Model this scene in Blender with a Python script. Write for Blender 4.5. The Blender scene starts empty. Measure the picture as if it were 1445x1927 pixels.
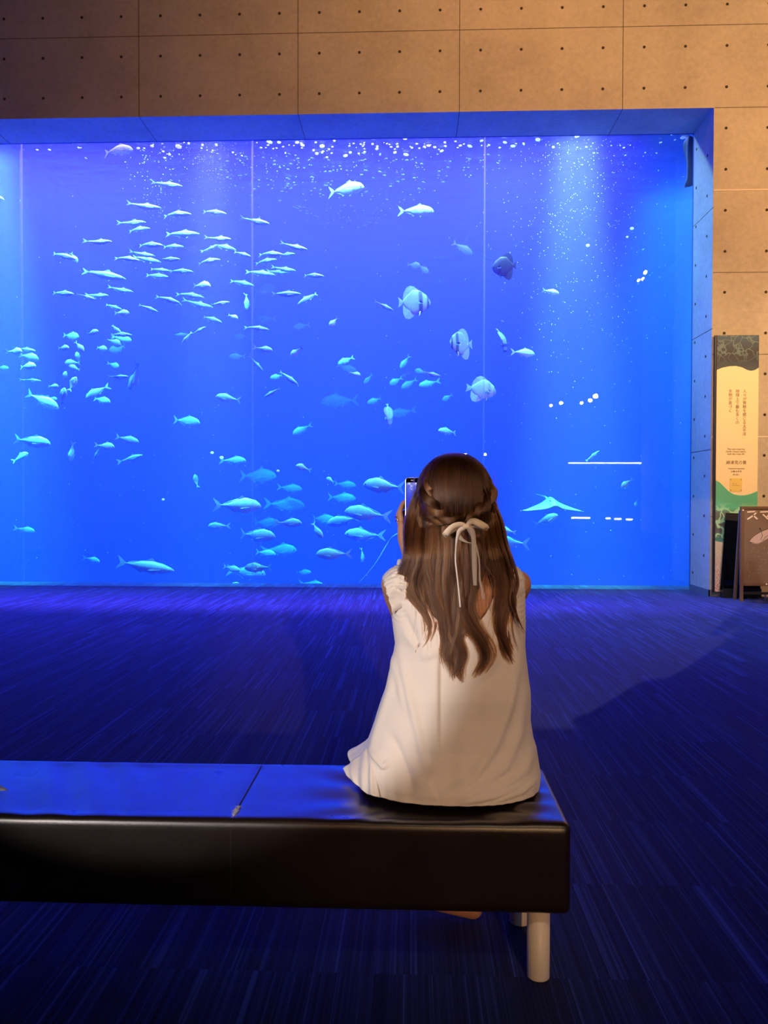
import bpy, bmesh, math, random
from mathutils import Vector, Matrix, noise
random.seed(7)
R = math.radians
SC = bpy.context.scene
COL = SC.collection

# ------------------------------------------------------------------ camera
F_PX, YAW, PITCH, ROLL, CAM_H = 1445.66, 0.0361182, -0.0169757, -0.0022322, 1.25
fwd = Vector((-math.sin(YAW) * math.cos(PITCH), math.cos(YAW) * math.cos(PITCH), math.sin(PITCH)))
right0 = Vector((math.cos(YAW), math.sin(YAW), 0))
up0 = right0.cross(fwd)
cr, sr = math.cos(ROLL), math.sin(ROLL)
RIGHT = right0 * cr - up0 * sr
UP = right0 * sr + up0 * cr
cam_d = bpy.data.cameras.new('camera')
cam = bpy.data.objects.new('camera', cam_d)
COL.objects.link(cam)
cam.matrix_world = Matrix(((RIGHT.x, UP.x, -fwd.x, 0), (RIGHT.y, UP.y, -fwd.y, 0), (RIGHT.z, UP.z, -fwd.z, CAM_H), (0, 0, 0, 1)))
cam_d.sensor_fit = 'VERTICAL'
cam_d.sensor_height = 36.0
cam_d.lens = 36.0 * F_PX / 1927
cam_d.clip_start = 0.05
SC.camera = cam


def at(px, py, Y=None, Z=None):
    """world point seen at photo pixel (px, py) on the plane y=Y or z=Z"""
    d = fwd + RIGHT * ((px - 722.5) / F_PX) - UP * ((py - 963.5) / F_PX)
    t = Y / d.y if Y is not None else (Z - CAM_H) / d.z
    return Vector((d.x * t, d.y * t, CAM_H + d.z * t))


# ------------------------------------------------------------------ world, view
w = bpy.data.worlds.new('world')
SC.world = w
w.use_nodes = True
w.node_tree.nodes['Background'].inputs[0].default_value = (0.30, 0.34, 0.6, 1)
w.node_tree.nodes['Background'].inputs[1].default_value = 0.01
SC.view_settings.view_transform = 'Standard'
SC.view_settings.look = 'None'
SC.view_settings.exposure = 0.0
SC.view_settings.gamma = 1.0
SC.view_settings.use_curve_mapping = False
cy = SC.cycles
cy.max_bounces = 8
cy.diffuse_bounces = 3
cy.glossy_bounces = 3
cy.transmission_bounces = 4
cy.transparent_max_bounces = 16
cy.volume_bounces = 3
cy.sample_clamp_indirect = 4.0
cy.caustics_reflective = False
cy.caustics_refractive = False

D1, D2 = 10.074, 10.763          # front face of the concrete wall, face of the acrylic
ZO = 6.27                        # top of the opening
XR = 3.853                       # right side of the opening
XL = -8.4
TANK_BACK = 20.0
ZW = 6.45                        # water level
PW = 0.04                        # acrylic thickness


def aim(o, target):
    o.rotation_euler = (Vector(target) - o.location).to_track_quat('-Z', 'Y').to_euler()


def area(name, loc, target, sx, sy, power, color, spread=180):
    d = bpy.data.lights.new(name, 'AREA')
    d.shape = 'RECTANGLE'; d.size = sx; d.size_y = sy
    d.energy = power; d.color = color; d.spread = R(spread)
    o = bpy.data.objects.new(name, d); COL.objects.link(o)
    o.location = loc; aim(o, target)
    return o


def spot(name, loc, target, power, color, angle, blend=0.5, radius=0.1):
    d = bpy.data.lights.new(name, 'SPOT')
    d.energy = power; d.color = color; d.spot_size = R(angle); d.spot_blend = blend
    d.shadow_soft_size = radius
    o = bpy.data.objects.new(name, d); COL.objects.link(o)
    o.location = loc; aim(o, target)
    return o


# tank lamps above the water, plus added fills for floor and reveal
area('tank_lamp_bank', (-2.9, 13.6, 9.0), (-2.9, 13.6, 0), 11.3, 2.6, 4100, (0.13, 0.08, 1.0), 116)
area('floor_fill_light', (-2.6, 11.7, 8.7), (-2.6, 9.7, 0), 11.0, 0.3, 1100, (0.30, 0.13, 1.0), 34)  # strip added to brighten the carpet in front of the acrylic
area('tank_front_lamp_bank', (-2.9, 11.05, 8.3), (-2.9, 13.2, 2), 11.2, 0.4, 1150, (0.5, 1.0, 0.6), 80)
for nm, px, Y, e, ang, col in (('tank_spot_lamp', 395, 11.2, 15000, 13, (0.7, 1.0, 0.5)),
                              ('tank_spot_lamp', 1085, 11.2, 42000, 17, (0.4, 1.0, 0.4)),
                              ('tank_spot_lamp', 1300, 13.2, 15000, 44, (0.1, 1.0, 0.5)),
                              ('tank_spot_lamp', -25, 11.4, 42000, 20, (0.2, 1.0, 0.35))):
    p = at(px, 262, Y=Y)
    spot(nm, (p.x, Y, 9.2), (p.x, Y + .2, 0), e, col, ang, 1.0, 0.12)
spot('reveal_fill_light', (0.8, 13.2, 9.0), (3.9, 10.5, 2.4), 2600, (0.42, 1.0, 0.75), 55, 1.0, 0.2)  # added to tint the reveal cyan through the acrylic
# gallery lamps: warm washes on the concrete, warm and white spotlights far behind the bench
spot('wall_wash_lamp', (6.9, 4.6, 6.2), (4.6, 10.1, 5.2), 2100, (1.0, 0.50, 0.19), 125, 1.0, 0.07)
spot('wall_wash_lamp', (3.55, 6.5, 3.25), (4.5, 10.1, 1.9), 330, (1.0, 0.62, 0.30), 90, 1.0, 0.035)
spot('wall_wash_lamp', (1.6, 6.0, 9.2), (0.2, 10.1, 7.4), 480, (1.0, 0.46, 0.16), 100, 1.0, 0.07)


def mirror(px, py, Yv):
    """place in the gallery whose reflection in the acrylic shows at (px, py)"""
    q = at(px, py, Y=Yv); return Vector((q.x, 2 * D2 - Yv, q.z))


KEY_WARM, KEY_WHITE = mirror(876, 857, 29), mirror(523, 886, 27)
spot('gallery_spotlight', KEY_WARM, (0.26, 2.1, 0.72), 1050, (1.0, 0.53, 0.26), 11, 0.7, 0.06)
rad_w = (KEY_WHITE - Vector((-.9, 2.1, .9))).length * math.tan(R(5.0))
spot('gallery_spotlight', KEY_WHITE, (0.066 - rad_w, 2.1, 1.04), 2400, (1.0, 0.88, 0.82), 10, 0.12, 0.05)  # cone edge stands in for a cast shadow on the dress back
spot('gallery_downlight', (0.9, -1.0, 3.9), (0.15, 2.15, 0.9), 110, (1.0, 0.72, 0.46), 30, 0.8, 0.07)


# ------------------------------------------------------------------ materials
def new_mat(name):
    m = bpy.data.materials.new(name); m.use_nodes = True
    nt = m.node_tree; nt.nodes.clear()
    return m, nt


class NB:
    """tiny node helper"""
    def __init__(s, nt): s.nt = nt
    def n(s, typ, **kw):
        nd = s.nt.nodes.new(typ)
        ins = kw.pop('ins', {})
        for k, v in kw.items(): setattr(nd, k, v)
        for k, v in ins.items():
            if hasattr(v, 'is_output') or isinstance(v, bpy.types.NodeSocket): s.nt.links.new(v, nd.inputs[k])
            else: nd.inputs[k].default_value = v
        return nd
    def math(s, op, a, b=0.0, c=0.0, clamp=False):
        return s.n('ShaderNodeMath', operation=op, use_clamp=clamp, ins={0: a, 1: b, 2: c}).outputs[0]
    def ramp(s, fac, stops, interp='LINEAR'):
        r = s.n('ShaderNodeValToRGB', ins={0: fac})
        cr = r.color_ramp; cr.interpolation = interp
        while len(cr.elements) < len(stops): cr.elements.new(0.5)
        for e, (p, c) in zip(cr.elements, stops):
            e.position = p; e.color = (c[0], c[1], c[2], 1) if not isinstance(c, (int, float)) else (c, c, c, 1)
        return r.outputs[0]
    def mix(s, f, a, b, blend='MIX'):
        m = s.n('ShaderNodeMix', data_type='RGBA', blend_type=blend, clamp_factor=True)
        for i, v in ((0, f), (6, a), (7, b)):
            if isinstance(v, bpy.types.NodeSocket): s.nt.links.new(v, m.inputs[i])
            else: m.inputs[i].default_value = v if i == 0 else (v[0], v[1], v[2], 1)
        return m.outputs[2]


def principled(name, color=(0.5, 0.5, 0.5), rough=0.5, metal=0.0, spec=0.5, **extra):
    m, nt = new_mat(name); b = NB(nt)
    p = b.n('ShaderNodeBsdfPrincipled')
    p.inputs['Base Color'].default_value = (*color, 1)
    p.inputs['Roughness'].default_value = rough
    p.inputs['Metallic'].default_value = metal
    p.inputs['Specular IOR Level'].default_value = spec
    for k, v in extra.items(): p.inputs[k.replace('_', ' ')].default_value = v
    o = b.n('ShaderNodeOutputMaterial', ins={0: p.outputs[0]})
    m['_p'] = 1
    return m, b, p


def mat_concrete():
    m, b, p = principled('board_marked_concrete', rough=0.8, spec=0.25)
    g = b.n('ShaderNodeNewGeometry').outputs['Position']
    n1 = b.n('ShaderNodeTexNoise', ins={'Vector': g, 'Scale': 1.1, 'Detail': 6.0, 'Roughness': 0.6}).outputs[0]
    n2 = b.n('ShaderNodeTexNoise', ins={'Vector': g, 'Scale': 14.0, 'Detail': 5.0, 'Roughness': 0.7}).outputs[0]
    n3 = b.n('ShaderNodeTexNoise', ins={'Vector': g, 'Scale': 120.0, 'Detail': 2.0}).outputs[0]
    c = b.ramp(n1, [(0.25, (0.37, 0.33, 0.26)), (0.5, (0.51, 0.46, 0.37)), (0.75, (0.61, 0.56, 0.45))])
    c = b.mix(0.35, c, b.ramp(n2, [(0.3, (0.32, 0.3, 0.27)), (0.7, (0.62, 0.58, 0.52))]))
    b.nt.links.new(c, p.inputs['Base Color'])
    h = b.math('ADD', b.math('MULTIPLY', n2, 0.6), b.math('MULTIPLY', n3, 0.25))
    bp = b.n('ShaderNodeBump', ins={'Height': h, 'Strength': 0.25, 'Distance': 0.02})
    b.nt.links.new(bp.outputs[0], p.inputs['Normal'])
    return m


def mat_carpet():
    m, b, p = principled('striped_blue_carpet', rough=0.95, spec=0.15)
    g = b.n('ShaderNodeNewGeometry').outputs['Position']
    s = b.n('ShaderNodeSeparateXYZ', ins={0: g})
    x, y = s.outputs[0], s.outputs[1]
    tx = b.math('FLOOR', b.math('DIVIDE', x, 0.5)); ty = b.math('FLOOR', b.math('DIVIDE', y, 0.5))
    tid = b.n('ShaderNodeCombineXYZ', ins={0: tx, 1: ty})
    wn = b.n('ShaderNodeTexWhiteNoise', noise_dimensions='2D', ins={'Vector': tid.outputs[0]}).outputs[0]
    xs = b.math('ADD', x, b.math('MULTIPLY', wn, 7.3))
    y = b.math('ADD', y, b.math('MULTIPLY', wn, 40.0))
    v1 = b.n('ShaderNodeCombineXYZ', ins={0: b.math('MULTIPLY', xs, 75.0), 1: b.math('MULTIPLY', y, 0.22)})
    n1 = b.n('ShaderNodeTexNoise', noise_dimensions='2D', ins={'Vector': v1.outputs[0], 'Scale': 1.0, 'Detail': 3.0, 'Roughness': 0.75}).outputs[0]
    v2 = b.n('ShaderNodeCombineXYZ', ins={0: b.math('MULTIPLY', xs, 16.0), 1: b.math('MULTIPLY', y, 0.15)})
    n2 = b.n('ShaderNodeTexNoise', noise_dimensions='2D', ins={'Vector': v2.outputs[0], 'Scale': 1.0, 'Detail': 2.0}).outputs[0]
    pile = b.n('ShaderNodeTexNoise', ins={'Vector': g, 'Scale': 260.0, 'Detail': 2.0}).outputs[0]
    f = b.math('ADD', b.math('MULTIPLY', n1, 0.72), b.math('MULTIPLY', n2, 0.28))
    c = b.ramp(f, [(0.38, (0.002, 0.005, 0.014)), (0.50, (0.007, 0.020, 0.06)), (0.58, (0.014, 0.038, 0.12)), (0.66, (0.05, 0.10, 0.30))])
    c = b.mix(0.25, c, b.ramp(pile, [(0.3, (0.002, 0.003, 0.012)), (0.7, (0.02, 0.03, 0.18))]))
    b.nt.links.new(c, p.inputs['Base Color'])
    p.inputs['Sheen Weight'].default_value = 0.25
    p.inputs['Sheen Roughness'].default_value = 0.4
    p.inputs['Sheen Tint'].default_value = (0.4, 0.4, 1.0, 1)
    bp = b.n('ShaderNodeBump', ins={'Height': b.math('ADD', f, b.math('MULTIPLY', pile, 0.3)), 'Strength': 0.7, 'Distance': 0.006})
    b.nt.links.new(bp.outputs[0], p.inputs['Normal'])
    return m


def mat_water():
    m, nt = new_mat('tank_water'); b = NB(nt)
    sc = b.n('ShaderNodeVolumeScatter', ins={'Color': (0.19, 0.135, 1.0, 1), 'Density': 0.15, 'Anisotropy': 0.0})
    ab = b.n('ShaderNodeVolumeAbsorption', ins={'Color': (0.3, 0.85, 1.0, 1), 'Density': 0.40})
    ad = b.n('ShaderNodeAddShader', ins={0: sc.outputs[0], 1: ab.outputs[0]})
    b.n('ShaderNodeOutputMaterial', ins={'Volume': ad.outputs[0]})
    return m


def mat_acrylic(tint=(0.97, 0.99, 1.0), haze=0.0):
    m, nt = new_mat('aquarium_acrylic'); b = NB(nt)
    fc = b.n('ShaderNodeLayerWeight', ins={'Blend': 0.5}).outputs['Facing']
    fr = b.math('ADD', b.math('MULTIPLY', b.math('POWER', fc, 5.0), 0.9), 0.035)
    t = b.n('ShaderNodeBsdfTransparent', ins={0: (*tint, 1)})
    g = b.n('ShaderNodeBsdfGlossy', ins={0: (1, 1, 1, 1), 'Roughness': 0.0})
    mx = b.n('ShaderNodeMixShader', ins={0: fr, 1: t.outputs[0], 2: g.outputs[0]})
    out = mx.outputs[0]
    if haze:
        d = b.n('ShaderNodeBsdfTranslucent', ins={0: (0.7, 0.8, 1, 1)})
        d2 = b.n('ShaderNodeMixShader', ins={0: haze, 1: out, 2: d.outputs[0]})
        out = d2.outputs[0]
    b.n('ShaderNodeOutputMaterial', ins={0: out})
    return m


M = {}
M['concrete'] = mat_concrete()
M['carpet'] = mat_carpet()
M['water'] = mat_water()
M['acrylic'] = mat_acrylic()
M['seam'] = mat_acrylic((0.85, 0.92, 1.0), 0.09)
M['hole'] = principled('dark_tie_hole', (0.05, 0.035, 0.025), 0.9)[0]
M['reveal'] = mat_concrete()
M['joint'] = principled('joint_line', (0.12, 0.09, 0.07), 0.9)[0]
M['joint_pale'] = principled('pale_joint_line', (0.75, 0.68, 0.58), 0.8)[0]
M['tank'] = principled('dark_blue_tank_lining', (0.02, 0.05, 0.22), 0.9)[0]
M['dark_ceiling'] = principled('dark_ceiling_paint', (0.03, 0.028, 0.03), 0.9)[0]
M['plinth'] = principled('grey_blue_plinth', (0.12, 0.13, 0.16), 0.7)[0]


# ------------------------------------------------------------------ mesh helpers
def obj(name, bm, mat=None, parent=None, smooth=False, **props):
    me = bpy.data.meshes.new(name)
    bm.to_mesh(me); bm.free()
    if smooth:
        for p in me.polygons: p.use_smooth = True
    o = bpy.data.objects.new(name, me); COL.objects.link(o)
    if mat is not None:
        for mm in (mat if isinstance(mat, (list, tuple)) else [mat]): me.materials.append(mm)
    if parent is not None: o.parent = parent
    for k, v in props.items(): o[k] = v
    return o


def tag(o, label=None, cat=None, group=None, kind=None):
    if label: o['label'] = label
    if cat: o['category'] = cat
    if group: o['group'] = group
    if kind: o['kind'] = kind
    return o


def empty(name, loc=(0, 0, 0), rot=(0, 0, 0)):
    o = bpy.data.objects.new(name, None); COL.objects.link(o)
    o.location = loc; o.rotation_euler = rot
    return o


def box(bm, x0, x1, y0, y1, z0, z1, mi=0):
    vs = [bm.verts.new((x, y, z)) for z in (z0, z1) for y in (y0, y1) for x in (x0, x1)]
    for f in ((0, 2, 3, 1), (4, 5, 7, 6), (0, 1, 5, 4), (2, 6, 7, 3), (0, 4, 6, 2), (1, 3, 7, 5)):
        fc = bm.faces.new([vs[i] for i in f]); fc.material_index = mi
    return vs


def cyl(bm, c, axis, r, h, n=24, r2=None, mi=0):
    """cylinder from c along axis (unit) of height h"""
    axis = Vector(axis).normalized(); c = Vector(c)
    q = axis.to_track_quat('Z', 'Y')
    r2 = r if r2 is None else r2
    a = [bm.verts.new(c + q @ Vector((r * math.cos(t), r * math.sin(t), 0))) for t in [2 * math.pi * i / n for i in range(n)]]
    d = [bm.verts.new(c + q @ Vector((r2 * math.cos(t), r2 * math.sin(t), h))) for t in [2 * math.pi * i / n for i in range(n)]]
    for i in range(n):
        j = (i + 1) % n
        f = bm.faces.new((a[i], a[j], d[j], d[i])); f.material_index = mi
    f = bm.faces.new(list(reversed(a))); f.material_index = mi
    f = bm.faces.new(d); f.material_index = mi


def mod(o, typ, **kw):
    m = o.modifiers.new(typ.lower(), typ)
    for k, v in kw.items(): setattr(m, k, v)
    return m


# ------------------------------------------------------------------ the room
JX = [-7.8, -5.7, -3.6, -1.5, 0.602, 2.695, 4.79, 6.9]
JZ = [1.03, 2.06, 3.12, 4.17, 5.22, 6.27, 7.32, 8.37]
ROOM_L, ROOM_R, ROOM_B, CEIL = -9.0, 9.0, -9.0, 9.4


def slab(bm, x0, x1):
    """a pane bonded to its neighbours: front and back face, no optical edge between panes"""
    for y, flip in ((D2, False), (D2 + PW, True)):
        vs = [bm.verts.new(p) for p in ((x0, y, 0), (x1, y, 0), (x1, y, ZO + .006), (x0, y, ZO + .006))]
        bm.faces.new(list(reversed(vs)) if flip else vs)


def build_room():
    bm = bmesh.new()
    box(bm, ROOM_L, ROOM_R, ROOM_B, D1 + 1.2, -0.1, 0.0)
    obj('floor', bm, M['carpet'], kind='structure')
    bm = bmesh.new()
    box(bm, ROOM_L, ROOM_R, ROOM_B, D1, CEIL, CEIL + 0.1)
    obj('ceiling', bm, M['dark_ceiling'], kind='structure')
    # front wall with the opening: above, right of it, left of it
    bm = bmesh.new()
    T = D2 + 0.0
    box(bm, ROOM_L, ROOM_R, D1, T, ZO, CEIL)
    box(bm, XR, ROOM_R, D1, T, 0, ZO)
    box(bm, ROOM_L, XL, D1, T, 0, ZO)
    wall = obj('wall_front', bm, M['concrete'], kind='structure')
    # tie holes, joints as shallow real geometry on the wall
    bm = bmesh.new()
    xs = [-1.22 + 0.523 * k for k in range(-15, 19)]
    zs = [7.58 - 0.5235 * k for k in range(0, 15)] + [8.1, 8.63, 9.15]
    for x in xs:
        for z in zs:
            if z < ZO + 0.02 and x < XR + 0.02: continue
            if z < 0.15: continue
            cyl(bm, (x, D1 + 0.002, z), (0, -1, 0), 0.0185, 0.005, 14)
    for z in zs:                                    # the reveal carries its own column of holes
        if z > ZO - .05 or z < .15: continue
        for yy, dz in ((D1 + 0.2, -0.26), (D2 - 0.1, 0.0)):
            cyl(bm, (XR + 0.002, yy, z + dz), (-1, 0, 0), 0.0185, 0.005, 14)
    obj('tie_hole', bm, M['hole'], wall)
    bm = bmesh.new()
    for x in JX:
        z0 = ZO if x < XR else 0
        box(bm, x - 0.004, x + 0.004, D1 - 0.0015, D1 + 0.01, z0, CEIL)
    for z in JZ:
        if z > ZO + 0.1: box(bm, ROOM_L, ROOM_R, D1 - 0.0015, D1 + 0.01, z - 0.004, z + 0.004)
        elif z not in (5.22, 2.06): box(bm, XR + 0.01, ROOM_R, D1 - 0.0015, D1 + 0.01, z - 0.004, z + 0.004)
    for z in (5.0, 3.45, 1.9):
        box(bm, XR - 0.0015, XR + 0.01, D1, D2, z - 0.004, z + 0.004)
    for x in JX:
        if XL < x < XR: box(bm, x - .004, x + .004, D1, D2, ZO - .0015, ZO + .01)
    obj('formwork_joint', bm, M['joint'], wall)
    bm = bmesh.new()
    for z in (5.22, 2.06): box(bm, XR + 0.004, ROOM_R, D1 - 0.006, D1 + 0.01, z - 0.009, z + 0.009)
    obj('pale_joint', bm, M['joint_pale'], wall)
    # side, back walls of the gallery
    bm = bmesh.new(); box(bm, ROOM_R, ROOM_R + .2, ROOM_B, D2, 0, CEIL); obj('wall_right', bm, M['concrete'], kind='structure')
    bm = bmesh.new(); box(bm, ROOM_L - .2, ROOM_L, ROOM_B, D2, 0, CEIL); obj('wall_left', bm, M['concrete'], kind='structure')
    bm = bmesh.new(); box(bm, ROOM_L - .2, ROOM_R + .2, ROOM_B - .2, ROOM_B, 0, CEIL); obj('wall_back', bm, M['dark_ceiling'], kind='structure')
    # plinth strip at the foot of the reveal
    bm = bmesh.new()
    box(bm, XR - 0.012, XR + 0.0, D1 - 0.012, D2, 0.0, 0.085)
    box(bm, XR - 0.012, 4.0, D1 - 0.012, D1, 0.0, 0.085)
    obj('baseboard_right', bm, M['plinth'], kind='structure')
    # tank shell
    bm = bmesh.new()
    box(bm, XL - 1, XR + 1.6, TANK_BACK, TANK_BACK + .3, -1.2, 9.5)
    box(bm, XL - 1.3, XL - 1, D2 + PW, TANK_BACK + .3, -1.2, 9.5)
    box(bm, XR + 1.3, XR + 1.6, D2 + PW, TANK_BACK + .3, -1.2, 9.5)
    box(bm, XL - 1, XR + 1.6, D2, TANK_BACK, -1.3, -1.2)
    box(bm, XL - 1, XR + 1.6, D2, D2 + PW, -1.2, -0.1)
    box(bm, XL - 1, XR + 1.6, D2, D2 + PW, ZO + .006, 9.5)
    box(bm, XR, XR + 1.6, D2, D2 + PW, -.1, ZO + .006)
    box(bm, XL - 1, XL, D2, D2 + PW, -.1, ZO + .006)
    obj('wall_tank', bm, M['tank'], kind='structure')
    # water body
    bm = bmesh.new()
    box(bm, XL - 0.99, XR + 1.29, D2 + PW + .001, TANK_BACK - 0.01, -1.19, ZW)
    obj('water', bm, M['water'], kind='structure')
    # acrylic panes
    cuts = [XL, -5.55, -2.25, 0.999, XR]
    for i in range(4):
        bm = bmesh.new()
        x0, x1 = cuts[i] + (0.012 if i else 0), cuts[i + 1] - (0.012 if i < 3 else 0)
        slab(bm, x0, x1)
        wn = obj('window_%d' % (i + 1), bm, M['acrylic'], kind='structure')
        if i:
            bm = bmesh.new()
            slab(bm, cuts[i] - 0.012, cuts[i] + 0.012)
            obj('seam', bm, M['seam'], wn)


build_room()
# ------------------------------------------------------------------ bench
def mat_leather():
    m, b, p = principled('dark_brown_leatherette', (0.011, 0.0055, 0.0035), 0.42, spec=0.25)
    tc = b.n('ShaderNodeTexCoord').outputs['Object']
    v = b.n('ShaderNodeTexVoronoi', feature='DISTANCE_TO_EDGE', ins={'Vector': tc, 'Scale': 420.0}).outputs[0]
    n = b.n('ShaderNodeTexNoise', ins={'Vector': tc, 'Scale': 7.0, 'Detail': 4.0}).outputs[0]
    b.nt.links.new(b.ramp(n, [(0.3, 0.26), (0.7, 0.40)]), p.inputs['Roughness'])
    h = b.math('ADD', b.math('MULTIPLY', v, 0.4), b.math('MULTIPLY', n, 3.0))
    bp = b.n('ShaderNodeBump', ins={'Height': h, 'Strength': 0.25, 'Distance': 0.004})
    b.nt.links.new(bp.outputs[0], p.inputs['Normal'])
    p.inputs['Coat Weight'].default_value = 1.0
    p.inputs['Coat IOR'].default_value = 1.42
    p.inputs['Coat Roughness'].default_value = 0.33
    return m


M['leather'] = mat_leather()
M['cream_metal'] = principled('cream_painted_leg', (0.78, 0.71, 0.58), 0.4)[0]
M['black_metal'] = principled('black_metal', (0.015, 0.015, 0.017), 0.4)[0]
M['stitch'] = principled('dark_stitching', (0.008, 0.006, 0.006), 0.7)[0]
M['fluff'] = principled('torn_white_lining', (0.5, 0.5, 0.55), 0.9)[0]

BX0, BX1, BY0, BY1, BZ0, BZ1 = -2.1, 0.405, 1.935, 2.36, 0.198, 0.43


def build_bench():
    e = empty('bench', (-0.8, 2.15, 0))
    tag(e, 'long dark brown leatherette bench on cream legs, the person sits at its right end', 'bench')
    off = Vector((0.8, -2.15, 0))
    # cushion: rounded box, subdivided, with gentle sags and drag creases
    bm = bmesh.new()
    nx, ny, nz = 260, 44, 20
    rr = 0.019
    def rounded(u, v, w_):
        p = Vector((BX0 + (BX1 - BX0) * u, BY0 + (BY1 - BY0) * v, BZ0 + (BZ1 - BZ0) * w_))
        q = Vector((min(max(p.x, BX0 + rr), BX1 - rr), min(max(p.y, BY0 + rr), BY1 - rr), min(max(p.z, BZ0 + rr), BZ1 - rr)))
        d = p - q
        if d.length > 1e-7:
            mx = max(abs(d.x), abs(d.y), abs(d.z))
            p = q + d.normalized() * rr * (mx / rr) if mx > 0 else p
        if w_ > 0.999:
            top = p.z
            z = top
            cx = (p.x + .46)
            edge = min(1, (p.y - BY0) / .05, (BY1 - p.y) / .05, (BX1 - p.x) / .05)
            edge = max(0, edge)
            z += 0.004 * edge * math.sin(p.x * 3.1 + 1.0)
            # creases pulled towards where the person sits
            dx = p.x - 0.05; dy = p.y - 2.12; r_ = math.hypot(dx, dy); a = math.atan2(dy, dx)
            z -= 0.016 * math.exp(-(max(0, r_ - .12) / .12) ** 2) * edge
            z += 0.0034 * math.exp(-((r_ - .27) / .09) ** 2) * math.sin(a * 17 + 2 * math.sin(a * 3)) * edge
            # soft diagonal waves at the left
            s_ = p.x + 0.55 * (p.y - 2.1)
            z += 0.0030 * edge * math.exp(-((p.x + 1.0) / .22) ** 2) * math.sin(s_ * 48)
            # valley at the seam
            z -= 0.003 * math.exp(-((cx - 0.0) / .007) ** 2) * edge
            p.z = z
        return p
    cache = {}
    def V(i, j, k):
        key = (i, j, k)
        if key not in cache: cache[key] = bm.verts.new(rounded(i / nx, j / ny, k / nz))
        return cache[key]
    for i in range(nx):
        for j in range(ny):
            bm.faces.new((V(i, j, nz), V(i + 1, j, nz), V(i + 1, j + 1, nz), V(i, j + 1, nz)))
            bm.faces.new((V(i, j, 0), V(i, j + 1, 0), V(i + 1, j + 1, 0), V(i + 1, j, 0)))
    for i in range(nx):
        for k in range(nz):
            bm.faces.new((V(i, 0, k), V(i + 1, 0, k), V(i + 1, 0, k + 1), V(i, 0, k + 1)))
            bm.faces.new((V(i, ny, k), V(i, ny, k + 1), V(i + 1, ny, k + 1), V(i + 1, ny, k)))
    for j in range(ny):
        for k in range(nz):
            bm.faces.new((V(0, j, k), V(0, j, k + 1), V(0, j + 1, k + 1), V(0, j + 1, k)))
            bm.faces.new((V(nx, j, k), V(nx, j + 1, k), V(nx, j + 1, k + 1), V(nx, j, k + 1)))
    bmesh.ops.translate(bm, vec=off, verts=bm.verts)
    seat = obj('seat', bm, M['leather'], e, smooth=True)
    # seam: stitched line across the top and down the front
    bm = bmesh.new()
    for k in range(30):
        y = BY0 + .02 + k * (BY1 - BY0 - .04) / 30
        box(bm, -.4615, -.4585, y, y + .010, BZ1 - .0045, BZ1 - .0015)
    box(bm, -.461, -.459, BY0 - .0008, BY0 + .002, BZ0 + .02, BZ1 - .03)
    bmesh.ops.translate(bm, vec=off, verts=bm.verts)
    obj('seam', bm, M['stitch'], seat)
    bm = bmesh.new(); rf = random.Random(5)
    for k in range(90):                                  # frayed lining showing through the torn seam
        t = rf.random()
        c = Vector((-.459 + rf.gauss(0, .003), 1.950 + t * .075, BZ1 - .001 - .014 * max(0, .25 - t)))
        d = Vector((rf.gauss(0, 1), rf.gauss(0, 1), rf.uniform(0, .8))).normalized() * rf.uniform(.003, .007)
        s_ = d.cross(Vector((0, 0, 1))).normalized() * .0007
        vs = [bm.verts.new(q) for q in (c - d - s_, c + d - s_, c + d + s_, c - d + s_)]
        bm.faces.new(vs)
    bmesh.ops.translate(bm, vec=off, verts=bm.verts)
    o = obj('torn_lining', bm, M['fluff'], seat); mod(o, 'SOLIDIFY', thickness=.0006)
    for (x, y) in ((.334, 2.004), (.322, 2.262), (-1.95, 2.0), (-1.95, 2.26)):
        bm = bmesh.new()
        cyl(bm, (x, y, 0.004), (0, 0, 1), .0295, BZ0 - .002, 40)
        bmesh.ops.bevel(bm, geom=[ed for ed in bm.edges if abs(ed.verts[0].co.z - ed.verts[1].co.z) < 1e-5 and ed.verts[0].co.z < .05], offset=.006, segments=3, affect='EDGES')
        bmesh.ops.translate(bm, vec=off, verts=bm.verts)
        lg = obj('leg', bm, M['cream_metal'], e, smooth=True)
        bm = bmesh.new(); cyl(bm, (x, y, 0), (0, 0, 1), .024, .006, 24); bmesh.ops.translate(bm, vec=off, verts=bm.verts)
        obj('glide', bm, M['black_metal'], lg)
    bm = bmesh.new()
    box(bm, .19, .31, 2.24, 2.30, BZ0 - .012, BZ0 + .004); box(bm, .28, .36, 1.99, 2.27, BZ0 - .006, BZ0 + .004)
    bmesh.ops.translate(bm, vec=off, verts=bm.verts)
    obj('leg_bracket', bm, M['black_metal'], e)


build_bench()

# a sheet of paper whose corner reaches into the picture at the left
M['paper'] = principled('white_paper', (0.8, 0.82, 0.85), 0.7)[0]
bm = bmesh.new()
c = at(17, 1484, Z=.437)
pts = [c + Vector((0, 0, -.004)), c + Vector((-.10, .040, 0.022)), c + Vector((-.16, -.01, 0.018)), c + Vector((-.05, -.018, -.002))]
vs = [bm.verts.new(p) for p in pts]; bm.faces.new(vs)
bmesh.ops.subdivide_edges(bm, edges=bm.edges[:], cuts=4, use_grid_fill=True)
o = obj('paper_sheet', bm, M['paper'], smooth=True); mod(o, 'SOLIDIFY', thickness=.0015)
tag(o, 'corner of a white paper sheet on the bench top, cut by the left frame edge', 'paper')


# ------------------------------------------------------------------ banner sign
FONT_JP = None


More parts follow.
